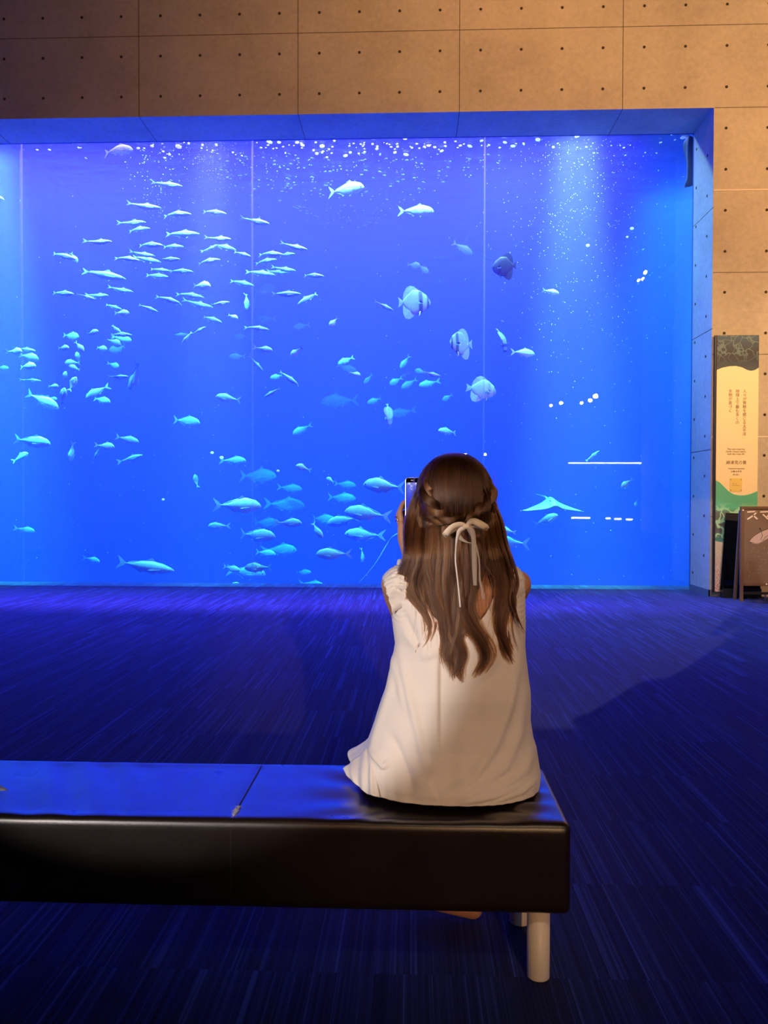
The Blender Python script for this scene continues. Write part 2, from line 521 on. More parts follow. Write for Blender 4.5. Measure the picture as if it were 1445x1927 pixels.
def text(body, size, loc, mat, parent, name='lettering', align='CENTER', extrude=0.0008, line=1.0, bold=0.0, rot=(math.pi / 2, 0, 0)):
    d = bpy.data.curves.new(name, 'FONT')
    d.body = body; d.size = size; d.align_x = align; d.align_y = 'TOP'
    d.space_line = line; d.extrude = extrude; d.offset = bold
    d.materials.append(mat)
    o = bpy.data.objects.new(name, d); COL.objects.link(o)
    o.location = loc; o.rotation_euler = rot
    me = bpy.data.meshes.new_from_object(o)
    COL.objects.unlink(o); bpy.data.objects.remove(o)
    o = bpy.data.objects.new(name, me); COL.objects.link(o)
    o.location = loc; o.rotation_euler = rot
    if not me.materials: me.materials.append(mat)
    if parent is not None:
        o.parent = parent
    return o


def voro_mat(name, scale, cell_stops, line_col, width, zsplit=None, warp=0.25):
    m, b, p = principled(name, rough=0.45)
    tc = b.n('ShaderNodeTexCoord').outputs['Object']
    nz = b.n('ShaderNodeTexNoise', ins={'Vector': tc, 'Scale': 5.0, 'Detail': 2.0}).outputs[1]
    v0 = b.n('ShaderNodeVectorMath', operation='MULTIPLY_ADD', ins={0: nz, 1: (warp, warp, warp), 2: tc}).outputs[0]
    ed = b.n('ShaderNodeTexVoronoi', feature='DISTANCE_TO_EDGE', ins={'Vector': v0, 'Scale': scale}).outputs[0]
    s = b.n('ShaderNodeSeparateXYZ', ins={0: tc})
    base = b.ramp(b.math('ADD', b.math('MULTIPLY', s.outputs[2], zsplit[0]), zsplit[1], clamp=True), cell_stops)
    f = b.ramp(ed, [(0.0, 1.0), (width, 0.75), (width * 1.6, 0.0)])
    if len(zsplit) > 2:
        g = b.ramp(b.math('ADD', b.math('MULTIPLY', s.outputs[2], zsplit[0]), zsplit[1], clamp=True), zsplit[2])
        f = b.math('MULTIPLY', f, g)
    c = b.mix(f, base, line_col)
    b.nt.links.new(c, p.inputs['Base Color'])
    return m


def build_sign():
    x0, x1, z0, z1 = 3.876, 4.432, 0.056, 3.357
    Yf = D1 - 0.05
    e = empty('banner_sign', (x0, Yf, 0))
    tag(e, 'tall cream banner sign with ocean art and vertical Japanese text on the concrete wall', 'sign')
    bm = bmesh.new(); box(bm, 0, x1 - x0, 0.004, 0.03, z0, z1)
    obj('frame', bm, M['black_metal'], e)
    cream = principled('cream_print', (0.95, 0.83, 0.52), 0.5)[0]
    ink = principled('brown_ink', (0.24, 0.15, 0.06), 0.6)[0]
    W = x1 - x0
    bm = bmesh.new(); box(bm, .026, W - .002, 0.0, 0.006, z0 + .01, z1 - .004)
    obj('panel', bm, cream, e)

    def lz(py): return at(1385, py, Y=Yf).z
    def lx(px): return at(px, 800, Y=Yf).x - x0

    def wave_poly(name, pts, mat, y):
        bm = bmesh.new()
        a = [bm.verts.new((x, y, z)) for x, z in pts]; b_ = [bm.verts.new((x, y + .003, z)) for x, z in pts]
        bm.faces.new(a); bm.faces.new(list(reversed(b_)))
        for i in range(len(a)):
            j = (i + 1) % len(a); bm.faces.new((a[i], b_[i], b_[j], a[j]))
        bmesh.ops.recalc_face_normals(bm, faces=bm.faces)
        bmesh.ops.triangulate(bm, faces=[f for f in bm.faces if len(f.verts) > 4])
        return obj(name, bm, mat, e)
    # dark sea at the top with a waved lower edge
    wz = [(0, 696), (.12, 692), (.3, 689), (.45, 688.5), (.6, 691), (.72, 696), (.82, 698), (.92, 696), (1, 692)]
    xs0, xs1 = .026, W - .002
    sm = [(xs0 + (xs1 - xs0) * i / 32, lz(interp_lin(wz, i / 32))) for i in range(33)]
    top = voro_mat('sea_print', 9.0, [(0.0, (0.05, 0.10, 0.15)), (0.35, (0.008, 0.022, 0.06)), (0.6, (0.006, 0.014, 0.045)), (1.0, (0.004, 0.07, 0.16))],
                   (0.10, 0.20, 0.24), .035, zsplit=(2.1, -6.0, [(0.0, 0.0), (0.3, 0.15), (0.6, 1.0), (1, 1)]))
    wave_poly('sea_art', [(xs0, z1 - .004), (xs1, z1 - .004)] + list(reversed(sm)), top, -.003)
    # green scales at the bottom
    bz = [(0, 904), (.1, 908), (.2, 916), (.3, 924), (.42, 930), (.55, 932), (.7, 932), (.85, 929), (1, 924)]
    sm = [(xs0 + (xs1 - xs0) * i / 32, lz(interp_lin(bz, i / 32))) for i in range(33)]
    bot = voro_mat('scale_print', 6.5, [(0.0, (0.85, 0.75, 0.5)), (0.28, (0.9, 0.82, 0.55)), (0.36, (0.12, 0.5, 0.42)), (0.55, (0.10, 0.11, 0.13)), (0.78, (0.14, 0.16, 0.16)), (0.84, (0.10, 0.5, 0.33)), (1, (0.12, 0.55, 0.36))],
                   (0.35, 0.72, 0.5), .045, zsplit=(1.0, -.30, [(0.0, 0.3), (0.3, 0.2), (0.4, 1.0), (.82, 1.0), (.92, 0)]))
    art = wave_poly('scale_art', sm + [(xs1, lz(1035)), (xs0, lz(1018))], bot, -.003)
    spot_ = voro_mat('spotted_print', 34.0, [(0.0, (0.75, 0.12, 0.16)), (0.35, (0.85, 0.45, 0.35)), (0.7, (0.9, 0.78, 0.5)), (1, (0.9, 0.82, 0.55))],
                     (0.95, 0.85, 0.72), .12, zsplit=(1.15, -.07))
    wave_poly('spotted_art', [(xs0, lz(1018)), (xs1, lz(1035)), (xs1, z0 + .012), (xs0, z0 + .012)], spot_, -.003)
    # lettering
    S = .058
    for px, s in ((1400.5, '人々が畏敬を感じる太平洋'), (1387, '地球上で最も多くの'), (1373.6, '生物が息づく')):
        text('\n'.join(s), S * .86, (lx(px), -.002, lz(733)), ink, e, line=1.0)
    text('The awe-inspiring\nPacific Ocean teems\nwith the most life', .031, (lx(1385), -.002, lz(843)), ink, e, line=1.0)
    text('綿津見の景', .052, (lx(1386), -.002, lz(867)), ink, e)
    text('Watatsumi Aquarium', .024, (lx(1386), -.002, lz(880)), ink, e)
    text('水槽 太平洋', .026, (lx(1386), -.002, lz(885.5)), ink, e)
    text('約 650 t', .024, (lx(1386), -.002, lz(891.5)), ink, e)
    bm = bmesh.new(); a, b_ = lx(1374), lx(1397)
    box(bm, a, b_, -.004, .001, lz(925), lz(900))
    pl = obj('yellow_plate', bm, principled('yellow_print', (0.85, 0.68, 0.2), 0.5)[0], e)
    bm = bmesh.new()
    for x in (a + .012, b_ - .012):
        for z in (lz(922.5), lz(902.5)): cyl(bm, (x, -.003, z), (0, -1, 0), .006, .003, 10)
    box(bm, a + .045, a + .05, -.0055, -.003, lz(911.5), lz(909.5)); box(bm, a + .075, a + .08, -.0055, -.003, lz(911.5), lz(909.5))
    box(bm, a + .03, b_ - .03, -.0055, -.003, lz(914), lz(913.6))
    obj('plate_mark', bm, ink, pl, kind='stuff')


def interp_lin(tab, t):
    for (a, va), (b_, vb) in zip(tab, tab[1:]):
        if t <= b_: return va + (vb - va) * (t - a) / (b_ - a)
    return tab[-1][1]


build_sign()


# ------------------------------------------------------------------ smoked panel and chalkboard
def prism(bm, pts, y0, y1):
    a = [bm.verts.new((x, y0, z)) for x, z in pts]; b_ = [bm.verts.new((x, y1, z)) for x, z in pts]
    bm.faces.new(a); bm.faces.new(list(reversed(b_)))
    for i in range(len(a)):
        j = (i + 1) % len(a); bm.faces.new((a[i], b_[i], b_[j], a[j]))
    bmesh.ops.recalc_face_normals(bm, faces=bm.faces)


def build_boards():
    Y = 9.95
    e = empty('smoked_panel', at(1378, 1112, Y=Y) * Vector((1, 1, 0)) if False else (at(1378, 1112, Y=Y).x, Y, 0))
    tag(e, 'dark smoked acrylic panel leaning between the banner sign and the chalkboard', 'panel')
    ex = e.location.x
    m, nt = new_mat('smoked_acrylic'); b = NB(nt)
    t = b.n('ShaderNodeBsdfTransparent', ins={0: (0.16, 0.15, 0.14, 1)})
    g = b.n('ShaderNodeBsdfGlossy', ins={0: (1, 1, 1, 1), 'Roughness': 0.05})
    mx = b.n('ShaderNodeMixShader', ins={0: 0.05, 1: t.outputs[0], 2: g.outputs[0]})
    b.n('ShaderNodeOutputMaterial', ins={0: mx.outputs[0]})
    q = [at(px, py, Y=Y) for px, py in ((1355, 1110), (1430, 1113), (1432, 968), (1366, 965))]
    pts = [(v.x - ex, v.z) for v in q]
    bm = bmesh.new(); prism(bm, pts, 0, .012); obj('panel', bm, m, e)
    bm = bmesh.new()
    prism(bm, [pts[3], pts[2], (pts[2][0], pts[2][1] - .11), (pts[3][0] - .006, pts[3][1] - .09)], -.004, .016)
    obj('top_band', bm, M['black_metal'], e)
    bm = bmesh.new(); box(bm, pts[0][0] + .02, pts[1][0], -.04, .06, 0, pts[0][1] + .02)
    obj('base', bm, M['black_metal'], e)

    # chalkboard easel
    wood = principled('brown_wood_frame', (0.16, 0.095, 0.06), 0.55)[0]
    slate = principled('brown_slate', (0.19, 0.135, 0.10), 0.75)[0]
    chalk = principled('white_chalk', (0.85, 0.80, 0.80), 0.9)[0]
    dim = principled('faint_chalk', (0.42, 0.36, 0.33), 0.9)[0]
    Y = 9.6
    x0 = 4.038; Wd = .62; zb, zt = .19, 1.168
    e = empty('chalkboard', (x0, Y, 0))
    tag(e, 'brown framed chalkboard stand with fish drawing at the right frame edge', 'board')
    bm = bmesh.new()
    t_ = .045
    box(bm, 0, t_, -.015, .015, zb, zt); box(bm, Wd - t_, Wd, -.015, .015, zb, zt)
    box(bm, t_, Wd - t_, -.015, .015, zt - .035, zt); box(bm, t_, Wd - t_, -.015, .015, zb, zb + .035)
    bmesh.ops.bevel(bm, geom=bm.edges[:], offset=.003, segments=2, affect='EDGES')
    obj('frame', bm, wood, e)
    bm = bmesh.new(); box(bm, t_ - .004, Wd - t_ + .004, -.006, .008, zb + .03, zt - .03)
    board = obj('board', bm, slate, e)
    for x in (0.004, Wd - .042):
        bm = bmesh.new(); box(bm, x, x + .036, -.014, .014, 0, zb + .01); obj('leg', bm, wood, e)
        bm = bmesh.new()
        vs = box(bm, x, x + .036, .03, .055, 0, zt - .05)
        for v in vs:
            if v.co.z < .1: v.co.y += .15
        obj('leg', bm, wood, e)
    bm = bmesh.new(); box(bm, .04, Wd - .04, -.012, .012, .085, .115); obj('crossbar', bm, M['black_metal'], e)
    for px, py in ((1397, 960), (1441, 1099)):
        q = at(px, py, Y=Y); bm = bmesh.new(); cyl(bm, (q.x - x0, -.015, q.z), (0, -1, 0), .010, .005, 16); obj('magnet', bm, chalk, e)

    def lp(px, py):
        q = at(px, py, Y=Y); return (q.x - x0, q.z)

    def stroke(bm, pts, r):
        P3 = [Vector((x, -.007, z)) for x, z in pts]
        for a, c in zip(P3, P3[1:]):
            d = (c - a)
            if d.length < 1e-6: continue
            n_ = Vector((-d.z, 0, d.x)).normalized() * r; d_ = d.normalized() * r * .5
            vs = [bm.verts.new(v) for v in (a - n_ - d_, c - n_ + d_, c + n_ + d_, a + n_ - d_)]
            top = [bm.verts.new(v.co + Vector((0, -.0015, 0))) for v in vs]
            bm.faces.new(top)
            for i in range(4): bm.faces.new((vs[i], vs[(i + 1) % 4], top[(i + 1) % 4], top[i]))
    # the two big characters, drawn as chalk strokes
    bm = bmesh.new()
    for s in ([(1406, 963.5), (1421, 962.5), (1423, 964), (1417, 970), (1406, 977)], [(1417, 970), (1424, 976.5)],
              [(1430, 963.5), (1450, 962.5), (1450, 965), (1443, 972)], [(1435, 968), (1444, 976.5)]):
        stroke(bm, [lp(*q) for q in s], .0085)
    obj('lettering', bm, chalk, e)
    # fish drawing
    fishc = principled('drawn_fish', (0.55, 0.44, 0.42), 0.85)[0]
    bm = bmesh.new()
    prism(bm, [lp(*q) for q in [(1409, 1019), (1413, 1013), (1420, 1007), (1430, 1001), (1442, 996), (1456, 992), (1458, 1010), (1446, 1012), (1436, 1018), (1426, 1023), (1416, 1023)]], -.0085, -.005)
    fd = obj('fish_drawing', bm, fishc, e)
    bm = bmesh.new()
    for s in ([(1409, 1019), (1413, 1013), (1420, 1007), (1430, 1001), (1442, 996), (1456, 992)], [(1432, 1001), (1434, 1008), (1430, 1016)],
              [(1428, 997), (1429, 993), (1432, 999)], [(1434, 1018), (1440, 1010), (1448, 1006)], [(1411, 1020), (1418, 1022)]):
        stroke(bm, [(x, z) for x, z in [lp(*q) for q in s]], .002)
    bmesh.ops.translate(bm, vec=(0, -.002, 0), verts=bm.verts)
    obj('outline', bm, M['stitch'], fd)
    # lines of small chalk scribble
    bm = bmesh.new(); rc = random.Random(2)
    for r_i, (y, xa) in enumerate(((1032, 1408), (1040, 1410), (1047, 1408), (1053, 1406), (1059, 1409), (1066, 1408), (1072, 1411), (1078, 1408))):
        x = xa
        while x < 1452:
            w_ = rc.uniform(1.6, 3.2); h_ = 1.9 if r_i > 1 else 2.8
            if rc.random() < .8:
                stroke(bm, [lp(x + rc.uniform(0, w_), y + rc.uniform(-h_, h_)) for _ in range(4)], .0016)
            x += w_ + 1.0
    stroke(bm, [lp(*q) for q in ((1408, 1056), (1405.5, 1062), (1405, 1068), (1407, 1073), (1409, 1074))], .002)
    stroke(bm, [lp(1413 + 5 * math.cos(a), 1085 + 4 * math.sin(a)) for a in [k * .6 for k in range(11)]], .0016)
    obj('chalk_writing', bm, dim, e, kind='stuff')
    # wooden block on the floor behind the stand
    q = at(1434, 1120, Y=9.9)
    bm = bmesh.new(); box(bm, -.05, .05, -.03, .03, 0, .075); bmesh.ops.bevel(bm, geom=bm.edges[:], offset=.004, segments=2, affect='EDGES')
    o = obj('wooden_block', bm, principled('pale_wood', (0.5, 0.36, 0.18), 0.6)[0]); o.location = (q.x, 9.70, 0)
    tag(o, 'small pale wooden block on the floor under the chalkboard', 'block')


build_boards()


# ------------------------------------------------------------------ lamps and fittings of the gallery, seen as reflections in the acrylic
def emis(name, col, s):
    m, nt = new_mat(name); b = NB(nt)
    e_ = b.n('ShaderNodeEmission', ins={0: (*col, 1), 1: s}); b.n('ShaderNodeOutputMaterial', ins={0: e_.outputs[0]})
    return m


strip_m = emis('lit_strip', (0.75, 0.88, 1.0), 22)
bulb_m = emis('warm_bulb', (1.0, 0.82, 0.6), 80)
bulb_s = emis('dim_bulb', (1.0, 0.8, 0.6), 40)
for (xa, xb, ya, yb, h_, lab) in ((1070, 1211, 867, 870, .05, 'long lit strip on the back wall, reflected in the right window pane'),
                                  (1076, 1111, 973, 973, .07, 'short lit shelf strip on the back wall, widest of the four lower reflections'),
                                  (1141, 1149, 974, 974, .07, 'tiny lit shelf strip on the back wall, second of the four lower reflections'),
                                  (1157, 1170, 975, 975, .07, 'small lit shelf strip on the back wall, third of the four lower reflections'),
                                  (1179, 1191, 976, 976, .07, 'small lit shelf strip on the back wall, fourth of the four lower reflections')):
    Yv = 2 * D2 - (ROOM_B + .06)
    a, b_ = mirror(xa, ya, Yv), mirror(xb, yb, Yv)
    bm = bmesh.new(); box(bm, a.x, b_.x, ROOM_B + .001, ROOM_B + .05, b_.z - h_, b_.z)
    o = obj('light_strip', bm, strip_m); tag(o, lab, 'light', 'lit strips on the back wall')
for (px, py, Yv, r_, mt, lab) in ((1111, 753, 25, .06, bulb_m, 'brightest warm downlight, reflected in the right window pane'),
                                  (1095, 758, 25, .05, bulb_m, 'warm downlight close left of the brightest reflected one'),
                                  (1056, 758, 25, .055, bulb_m, 'warm downlight left of the brightest reflected one'),
                                  (1037, 763, 25, .05, bulb_s, 'dim downlight, leftmost of the reflected row'),
                                  (1215, 512, 22, .045, bulb_m, 'warm downlight high in the right window pane, top of three'),
                                  (1210, 524, 22, .035, bulb_m, 'warm downlight high in the right window pane, middle of three'),
                                  (1202, 527, 22, .035, bulb_m, 'warm downlight high in the right window pane, lowest of three'),
                                  (876, 857, 25, .07, bulb_m, 'warm downlight whose reflection touches the top of the head'),
                                  (913, 855, 25, .05, bulb_s, 'dim downlight reflected just right of the head top')):
    q = mirror(px, py, Yv)
    e = empty('downlight', q); tag(e, lab, 'lamp', 'gallery downlights')
    bm = bmesh.new(); bmesh.ops.create_uvsphere(bm, u_segments=16, v_segments=10, radius=r_); obj('bulb', bm, mt, e, smooth=True)
    bm = bmesh.new(); cyl(bm, (0, -r_ * .4, 0), (0, -1, 0), r_ * 1.3, r_ * 2.2, 20); obj('housing', bm, M['black_metal'], e)
    bm = bmesh.new(); cyl(bm, (0, -r_ * 1.2, r_), (0, 0, 1), .012, CEIL - q.z - r_, 10); obj('stem', bm, M['black_metal'], e)
# ------------------------------------------------------------------ fish
def mat_fish(name, back, flank, belly, metal=0.05, rough=0.38, bars=None):
    m, b, p = principled(name, rough=rough, metal=metal, spec=0.5)
    tc = b.n('ShaderNodeTexCoord').outputs['Object']
    s = b.n('ShaderNodeSeparateXYZ', ins={0: tc})
    z = b.math('ADD', b.math('MULTIPLY', s.outputs[2], 3.2), 0.5)
    c = b.ramp(z, [(0.12, belly), (0.45, flank), (0.62, flank), (0.75, back)])
    nz = b.n('ShaderNodeTexNoise', ins={'Vector': tc, 'Scale': 22.0, 'Detail': 3.0}).outputs[0]
    c = b.mix(0.25, c, b.ramp(nz, [(0.35, [v * 0.5 for v in flank]), (0.65, [min(1, v * 1.3) for v in flank])]))
    if bars:
        f = b.ramp(b.math('ADD', s.outputs[0], 0.5), bars)
        c = b.mix(f, c, (0.03, 0.05, 0.07))
    b.nt.links.new(c, p.inputs['Base Color'])
    return m


M['mackerel'] = mat_fish('mackerel_skin', (0.40, 0.58, 0.46), (0.24, 0.36, 0.36), (0.36, 0.46, 0.48))
M['jack'] = mat_fish('jack_skin', (0.42, 0.66, 0.60), (0.36, 0.52, 0.52), (0.5, 0.62, 0.62))
M['bream'] = mat_fish('bream_skin', (0.5, 0.72, 0.6), (0.42, 0.58, 0.54), (0.5, 0.62, 0.6))
M['pale'] = mat_fish('pale_jack_skin', (0.85, 0.85, 0.75), (0.8, 0.85, 0.85), (0.8, 0.85, 0.9), 0.1)
M['bat'] = mat_fish('batfish_skin', (0.22, 0.28, 0.25), (0.26, 0.32, 0.29), (0.3, 0.36, 0.32), 0.05, 0.6,
                    bars=[(0.0, 0.0), (0.60, 0.0), (0.64, 1.0), (0.72, 1.0), (0.76, 0.0), (0.86, 0.0), (0.885, 1.0), (0.93, 1.0), (0.95, 0.0)])
M['batdark'] = mat_fish('dark_batfish_skin', (0.04, 0.055, 0.06), (0.05, 0.07, 0.075), (0.08, 0.1, 0.1), 0.05, 0.6,
                        bars=[(0.0, 0.0), (0.60, 0.0), (0.64, 1.0), (0.72, 1.0), (0.76, 0.0), (0.86, 0.0), (0.885, 1.0), (0.93, 1.0), (0.95, 0.0)])
M['batpale'] = mat_fish('pale_batfish_skin', (0.5, 0.68, 0.6), (0.5, 0.68, 0.62), (0.55, 0.7, 0.66), 0.05, 0.6,
                        bars=[(0.0, 0.0), (0.60, 0.0), (0.66, 0.35), (0.72, 0.35), (0.76, 0.0), (0.86, 0.0), (0.885, 0.4), (0.93, 0.4), (0.95, 0.0)])
M['fin'] = principled('fish_fin', (0.36, 0.48, 0.44), 0.5, 0.0, 0.3, Subsurface_Weight=0.0)[0]
M['finbat'] = principled('batfish_fin', (0.22, 0.27, 0.25), 0.6)[0]
M['finbatdark'] = principled('dark_batfish_fin', (0.04, 0.05, 0.055), 0.6)[0]
M['finyellow'] = principled('yellow_fin', (0.75, 0.7, 0.15), 0.6)[0]
M['eye'] = principled('fish_eye', (0.01, 0.012, 0.02), 0.2)[0]
M['ray'] = mat_fish('ray_skin', (0.12, 0.24, 0.30), (0.14, 0.26, 0.30), (0.45, 0.55, 0.58), 0.0, 0.5)


def interp(tab, t):
    for (a, va), (b_, vb) in zip(tab, tab[1:]):
        if t <= b_:
            u = (t - a) / (b_ - a) if b_ > a else 0
            u = u * u * (3 - 2 * u) * 0.35 + u * 0.65
            return va + (vb - va) * u
    return tab[-1][1]


# station (0 nose .. 1 tail root), upper height, lower height, half width
SHAPES = {
    'mackerel': dict(up=[(0, .004), (.06, .030), (.18, .062), (.4, .088), (.6, .078), (.8, .040), (1, .012)],
                     dn=[(0, .004), (.06, .026), (.18, .060), (.4, .096), (.6, .084), (.8, .036), (1, .012)],
                     wd=[(0, .004), (.08, .028), (.3, .058), (.5, .058), (.8, .022), (1, .008)], tail=.085, fork=.075),
    'jack': dict(up=[(0, .012), (.05, .075), (.15, .135), (.38, .178), (.6, .130), (.82, .043), (1, .013)],
                 dn=[(0, .014), (.05, .052), (.2, .115), (.42, .155), (.62, .120), (.82, .040), (1, .013)],
                 wd=[(0, .008), (.08, .045), (.3, .075), (.5, .068), (.8, .022), (1, .009)], tail=.150, fork=.11),
    'bream': dict(up=[(0, .014), (.06, .10), (.2, .20), (.42, .235), (.65, .145), (.85, .045), (1, .022)],
                  dn=[(0, .016), (.06, .075), (.2, .165), (.42, .205), (.65, .135), (.85, .042), (1, .022)],
                  wd=[(0, .010), (.08, .060), (.3, .095), (.5, .080), (.8, .028), (1, .012)], tail=.155, fork=.10),
    'tuna': dict(up=[(0, .006), (.08, .045), (.25, .090), (.45, .110), (.65, .085), (.85, .028), (1, .008)],
                 dn=[(0, .008), (.08, .040), (.25, .085), (.45, .105), (.65, .085), (.85, .028), (1, .008)],
                 wd=[(0, .005), (.1, .045), (.35, .080), (.6, .064), (.85, .020), (1, .008)], tail=.12, fork=.07),
    'batfish': dict(up=[(0, .02), (.05, .12), (.15, .25), (.4, .39), (.65, .39), (.85, .22), (1, .05)],
                    dn=[(0, .02), (.05, .11), (.15, .22), (.4, .35), (.65, .38), (.85, .22), (1, .05)],
                    wd=[(0, .012), (.1, .055), (.35, .07), (.6, .048), (.85, .022), (1, .014)], tail=.17, fork=.02),
}
TAILX = {'mackerel': .13, 'jack': .16, 'bream': .17, 'tuna': .14, 'batfish': .14}


def bend_y(x, bend):
    t = max(0.0, 0.15 - x)
    return bend * t * t * 1.3 - bend * 0.05 * max(0, x - .15)


def body_mesh(kind, bend):
    S = SHAPES[kind]; bm = bmesh.new()
    n, k = 30, 20
    x0, x1 = 0.5, -0.5 + TAILX[kind]
    rings = []
    for i in range(n + 1):
        t = i / n; t = t ** 1.25
        x = x0 + (x1 - x0) * t
        u, d, w_ = interp(S['up'], t), interp(S['dn'], t), interp(S['wd'], t)
        ring = []
        for j in range(k):
            a = 2 * math.pi * j / k
            s_, c_ = math.sin(a), math.cos(a)
            zz = (u if s_ > 0 else d) * (abs(s_) ** 1.12) * (1 if s_ > 0 else -1)
            ring.append(bm.verts.new((x, bend_y(x, bend) + w_ * c_, zz)))
        rings.append(ring)
    for r0, r1 in zip(rings, rings[1:]):
        for j in range(k):
            bm.faces.new((r0[j], r0[(j + 1) % k], r1[(j + 1) % k], r1[j]))
    bm.faces.new(list(reversed(rings[0]))); bm.faces.new(rings[-1])
    bmesh.ops.recalc_face_normals(bm, faces=bm.faces)
    me = bpy.data.meshes.new(kind)
    bm.to_mesh(me); bm.free()
    for p in me.polygons: p.use_smooth = True
    return me


def fin_mesh(name, pts, bend, th=0.005, origin=None, splay=0, sides=(1,)):
    """closed outline (x,z) turned into a thin solid fin; splay leans it outwards (pectorals, both sides)"""
    bm = bmesh.new()
    cx = sum(p[0] for p in pts) / len(pts); cz = sum(p[1] for p in pts) / len(pts)
    for side in sides:
        def P(x, z, y):
            if splay:
                yy = side * (origin[2] + (abs(x - origin[0]) + abs(z - origin[1])) * splay + y)
                return (x, yy + bend_y(x, bend), z)
            return (x, bend_y(x, bend) + y, z)
        a = [bm.verts.new(P(x, z, 0)) for x, z in pts]
        c1 = bm.verts.new(P(cx, cz, th / 2)); c2 = bm.verts.new(P(cx, cz, -th / 2))
        for i in range(len(a)):
            j = (i + 1) % len(a)
            bm.faces.new((a[i], a[j], c1)); bm.faces.new((a[j], a[i], c2))
    me = bpy.data.meshes.new(name)
    bm.to_mesh(me); bm.free()
    return me


def eye_mesh(kind, s_):
    S = SHAPES[kind]; bm = bmesh.new()
    t = 0.075; w_ = interp(S['wd'], t)
    r = {'mackerel': .012, 'jack': .017, 'bream': .022, 'tuna': .012, 'batfish': .022}[kind]
    bmesh.ops.create_uvsphere(bm, u_segments=10, v_segments=8, radius=r,
                              matrix=Matrix.Translation((0.5 - t * (1 - TAILX[kind]) - .01, s_ * w_ * 0.86, 0.012)))
    me = bpy.data.meshes.new('eye'); bm.to_mesh(me); bm.free()
    for p in me.polygons: p.use_smooth = True
    return me


def fins_for(kind, bend):
    S = SHAPES[kind]; xr = -0.5 + TAILX[kind]; h = S['tail']; fk = S['fork']
    out = []
    if kind == 'batfish':
        out.append(('tail_fin', fin_mesh('tail_fin', [(xr + .03, .045), (-.42, .11), (-.5, .17), (-.47, .06), (-.47, -.06), (-.5, -.17), (-.42, -.11), (xr + .03, -.045)], bend, .014)))
        out.append(('dorsal_fin', fin_mesh('dorsal_fin', [(.27, .20), (.20, .31), (.10, .42), (-.02, .50), (-.13, .52), (-.24, .45), (-.32, .30), (-.355, .12), (-.33, .04), (-.1, .10), (.1, .15)], bend, .03)))
        out.append(('anal_fin', fin_mesh('anal_fin', [(.12, -.22), (.04, -.34), (-.06, -.46), (-.18, -.53), (-.29, -.50), (-.35, -.34), (-.355, -.12), (-.33, -.04), (-.1, -.10), (.05, -.15)], bend, .03)))
        out += [('pelvic_fin', fin_mesh('pelvic_fin', [(.24, -.20), (.20, -.24), (.15, -.40), (.12, -.42), (.14, -.24)], bend, .02, origin=(.2, -.2, .012), splay=.15, sides=(q,))) for q in (1, -1)]
        out += [('pectoral_fin', fin_mesh('pectoral_fin', [(.26, -.03), (.16, .02), (.08, -.03), (.10, -.10), (.24, -.08)], bend, .008, origin=(.26, -.04, .07), splay=.5, sides=(q,))) for q in (1, -1)]
        return out
    out.append(('tail_fin', fin_mesh('tail_fin', [(xr + .03, .010), (xr - .03, h * .45), (-.49, h), (-.485, h * .8), (-.5 + fk, 0), (-.485, -h * .8), (-.49, -h), (xr - .03, -h * .45), (xr + .03, -.010)], bend, .008)))
    u, d = interp(S['up'], .42), interp(S['dn'], .62)
    xd = 0.5 - .42 * (1 - TAILX[kind])
    out.append(('dorsal_fin', fin_mesh('dorsal_fin', [(xd + .03, u * .9), (xd - .03, u + .045), (xd - .05, u + .05), (xd - .06, u + .012), (xr + .06, interp(S['up'], .88) + .012), (xr + .06, interp(S['up'], .88) * .5), (xd - .1, u * .8)], bend, .006)))
    xa = 0.5 - .62 * (1 - TAILX[kind])
    out.append(('anal_fin', fin_mesh('anal_fin', [(xa + .02, -d * .9), (xa - .03, -d - .035), (xa - .05, -d - .03), (xa - .06, -d * .9), (xr + .06, -interp(S['dn'], .88) - .01), (xa - .08, -d * .6)], bend, .006)))
    wp = interp(S['wd'], .26)
    out += [('pectoral_fin', fin_mesh('pectoral_fin', [(.27, -.005), (.22, .012), (.08, -.035), (.05, -.05), (.10, -.05), (.25, -.03)], bend, .004, origin=(.27, -.01, wp * .9), splay=.35, sides=(q,))) for q in (1, -1)]
    out += [('pelvic_fin', fin_mesh('pelvic_fin', [(.22, -interp(S['dn'], .3) * .9), (.14, -interp(S['dn'], .3) - .04), (.12, -interp(S['dn'], .35) - .035), (.16, -interp(S['dn'], .35) * .85)], bend, .005, origin=(.2, -interp(S['dn'], .3), .008), splay=.25, sides=(q,))) for q in (1, -1)]
    return out


PROTO = {}
for kind in SHAPES:
    for bi, bend in enumerate((-0.42, 0.12, 0.55)):
        em = [eye_mesh(kind, q) for q in (1, -1)]
        PROTO[kind, bi] = (body_mesh(kind, bend), fins_for(kind, bend), em)

SKIN = {'mackerel': ('mackerel', 'fin'), 'jack': ('jack', 'fin'), 'bream': ('bream', 'fin'), 'tuna': ('jack', 'fin'), 'batfish': ('bat', 'bat')}
CAT = {'mackerel': 'fish', 'jack': 'fish', 'bream': 'fish', 'tuna': 'fish', 'batfish': 'fish'}
NAME = {'mackerel': 'slender_fish', 'jack': 'jack_fish', 'bream': 'small_fish', 'tuna': 'long_fish', 'batfish': 'batfish'}
GROUP = {'mackerel': 'slender fish of the shoal', 'jack': 'jack fish in the tank', 'bream': 'small fish in the tank', 'tuna': 'long fish in the tank', 'batfish': 'batfish in the tank'}


def skinned(me, mat):
    key = me.name + '|' + mat.name
    if key not in skinned.c:
        m2 = me if not me.materials else me.copy()
        if m2 is not me: m2.materials.clear()
        m2.materials.append(mat); skinned.c[key] = m2
    return skinned.c[key]


skinned.c = {}


PLACED = []


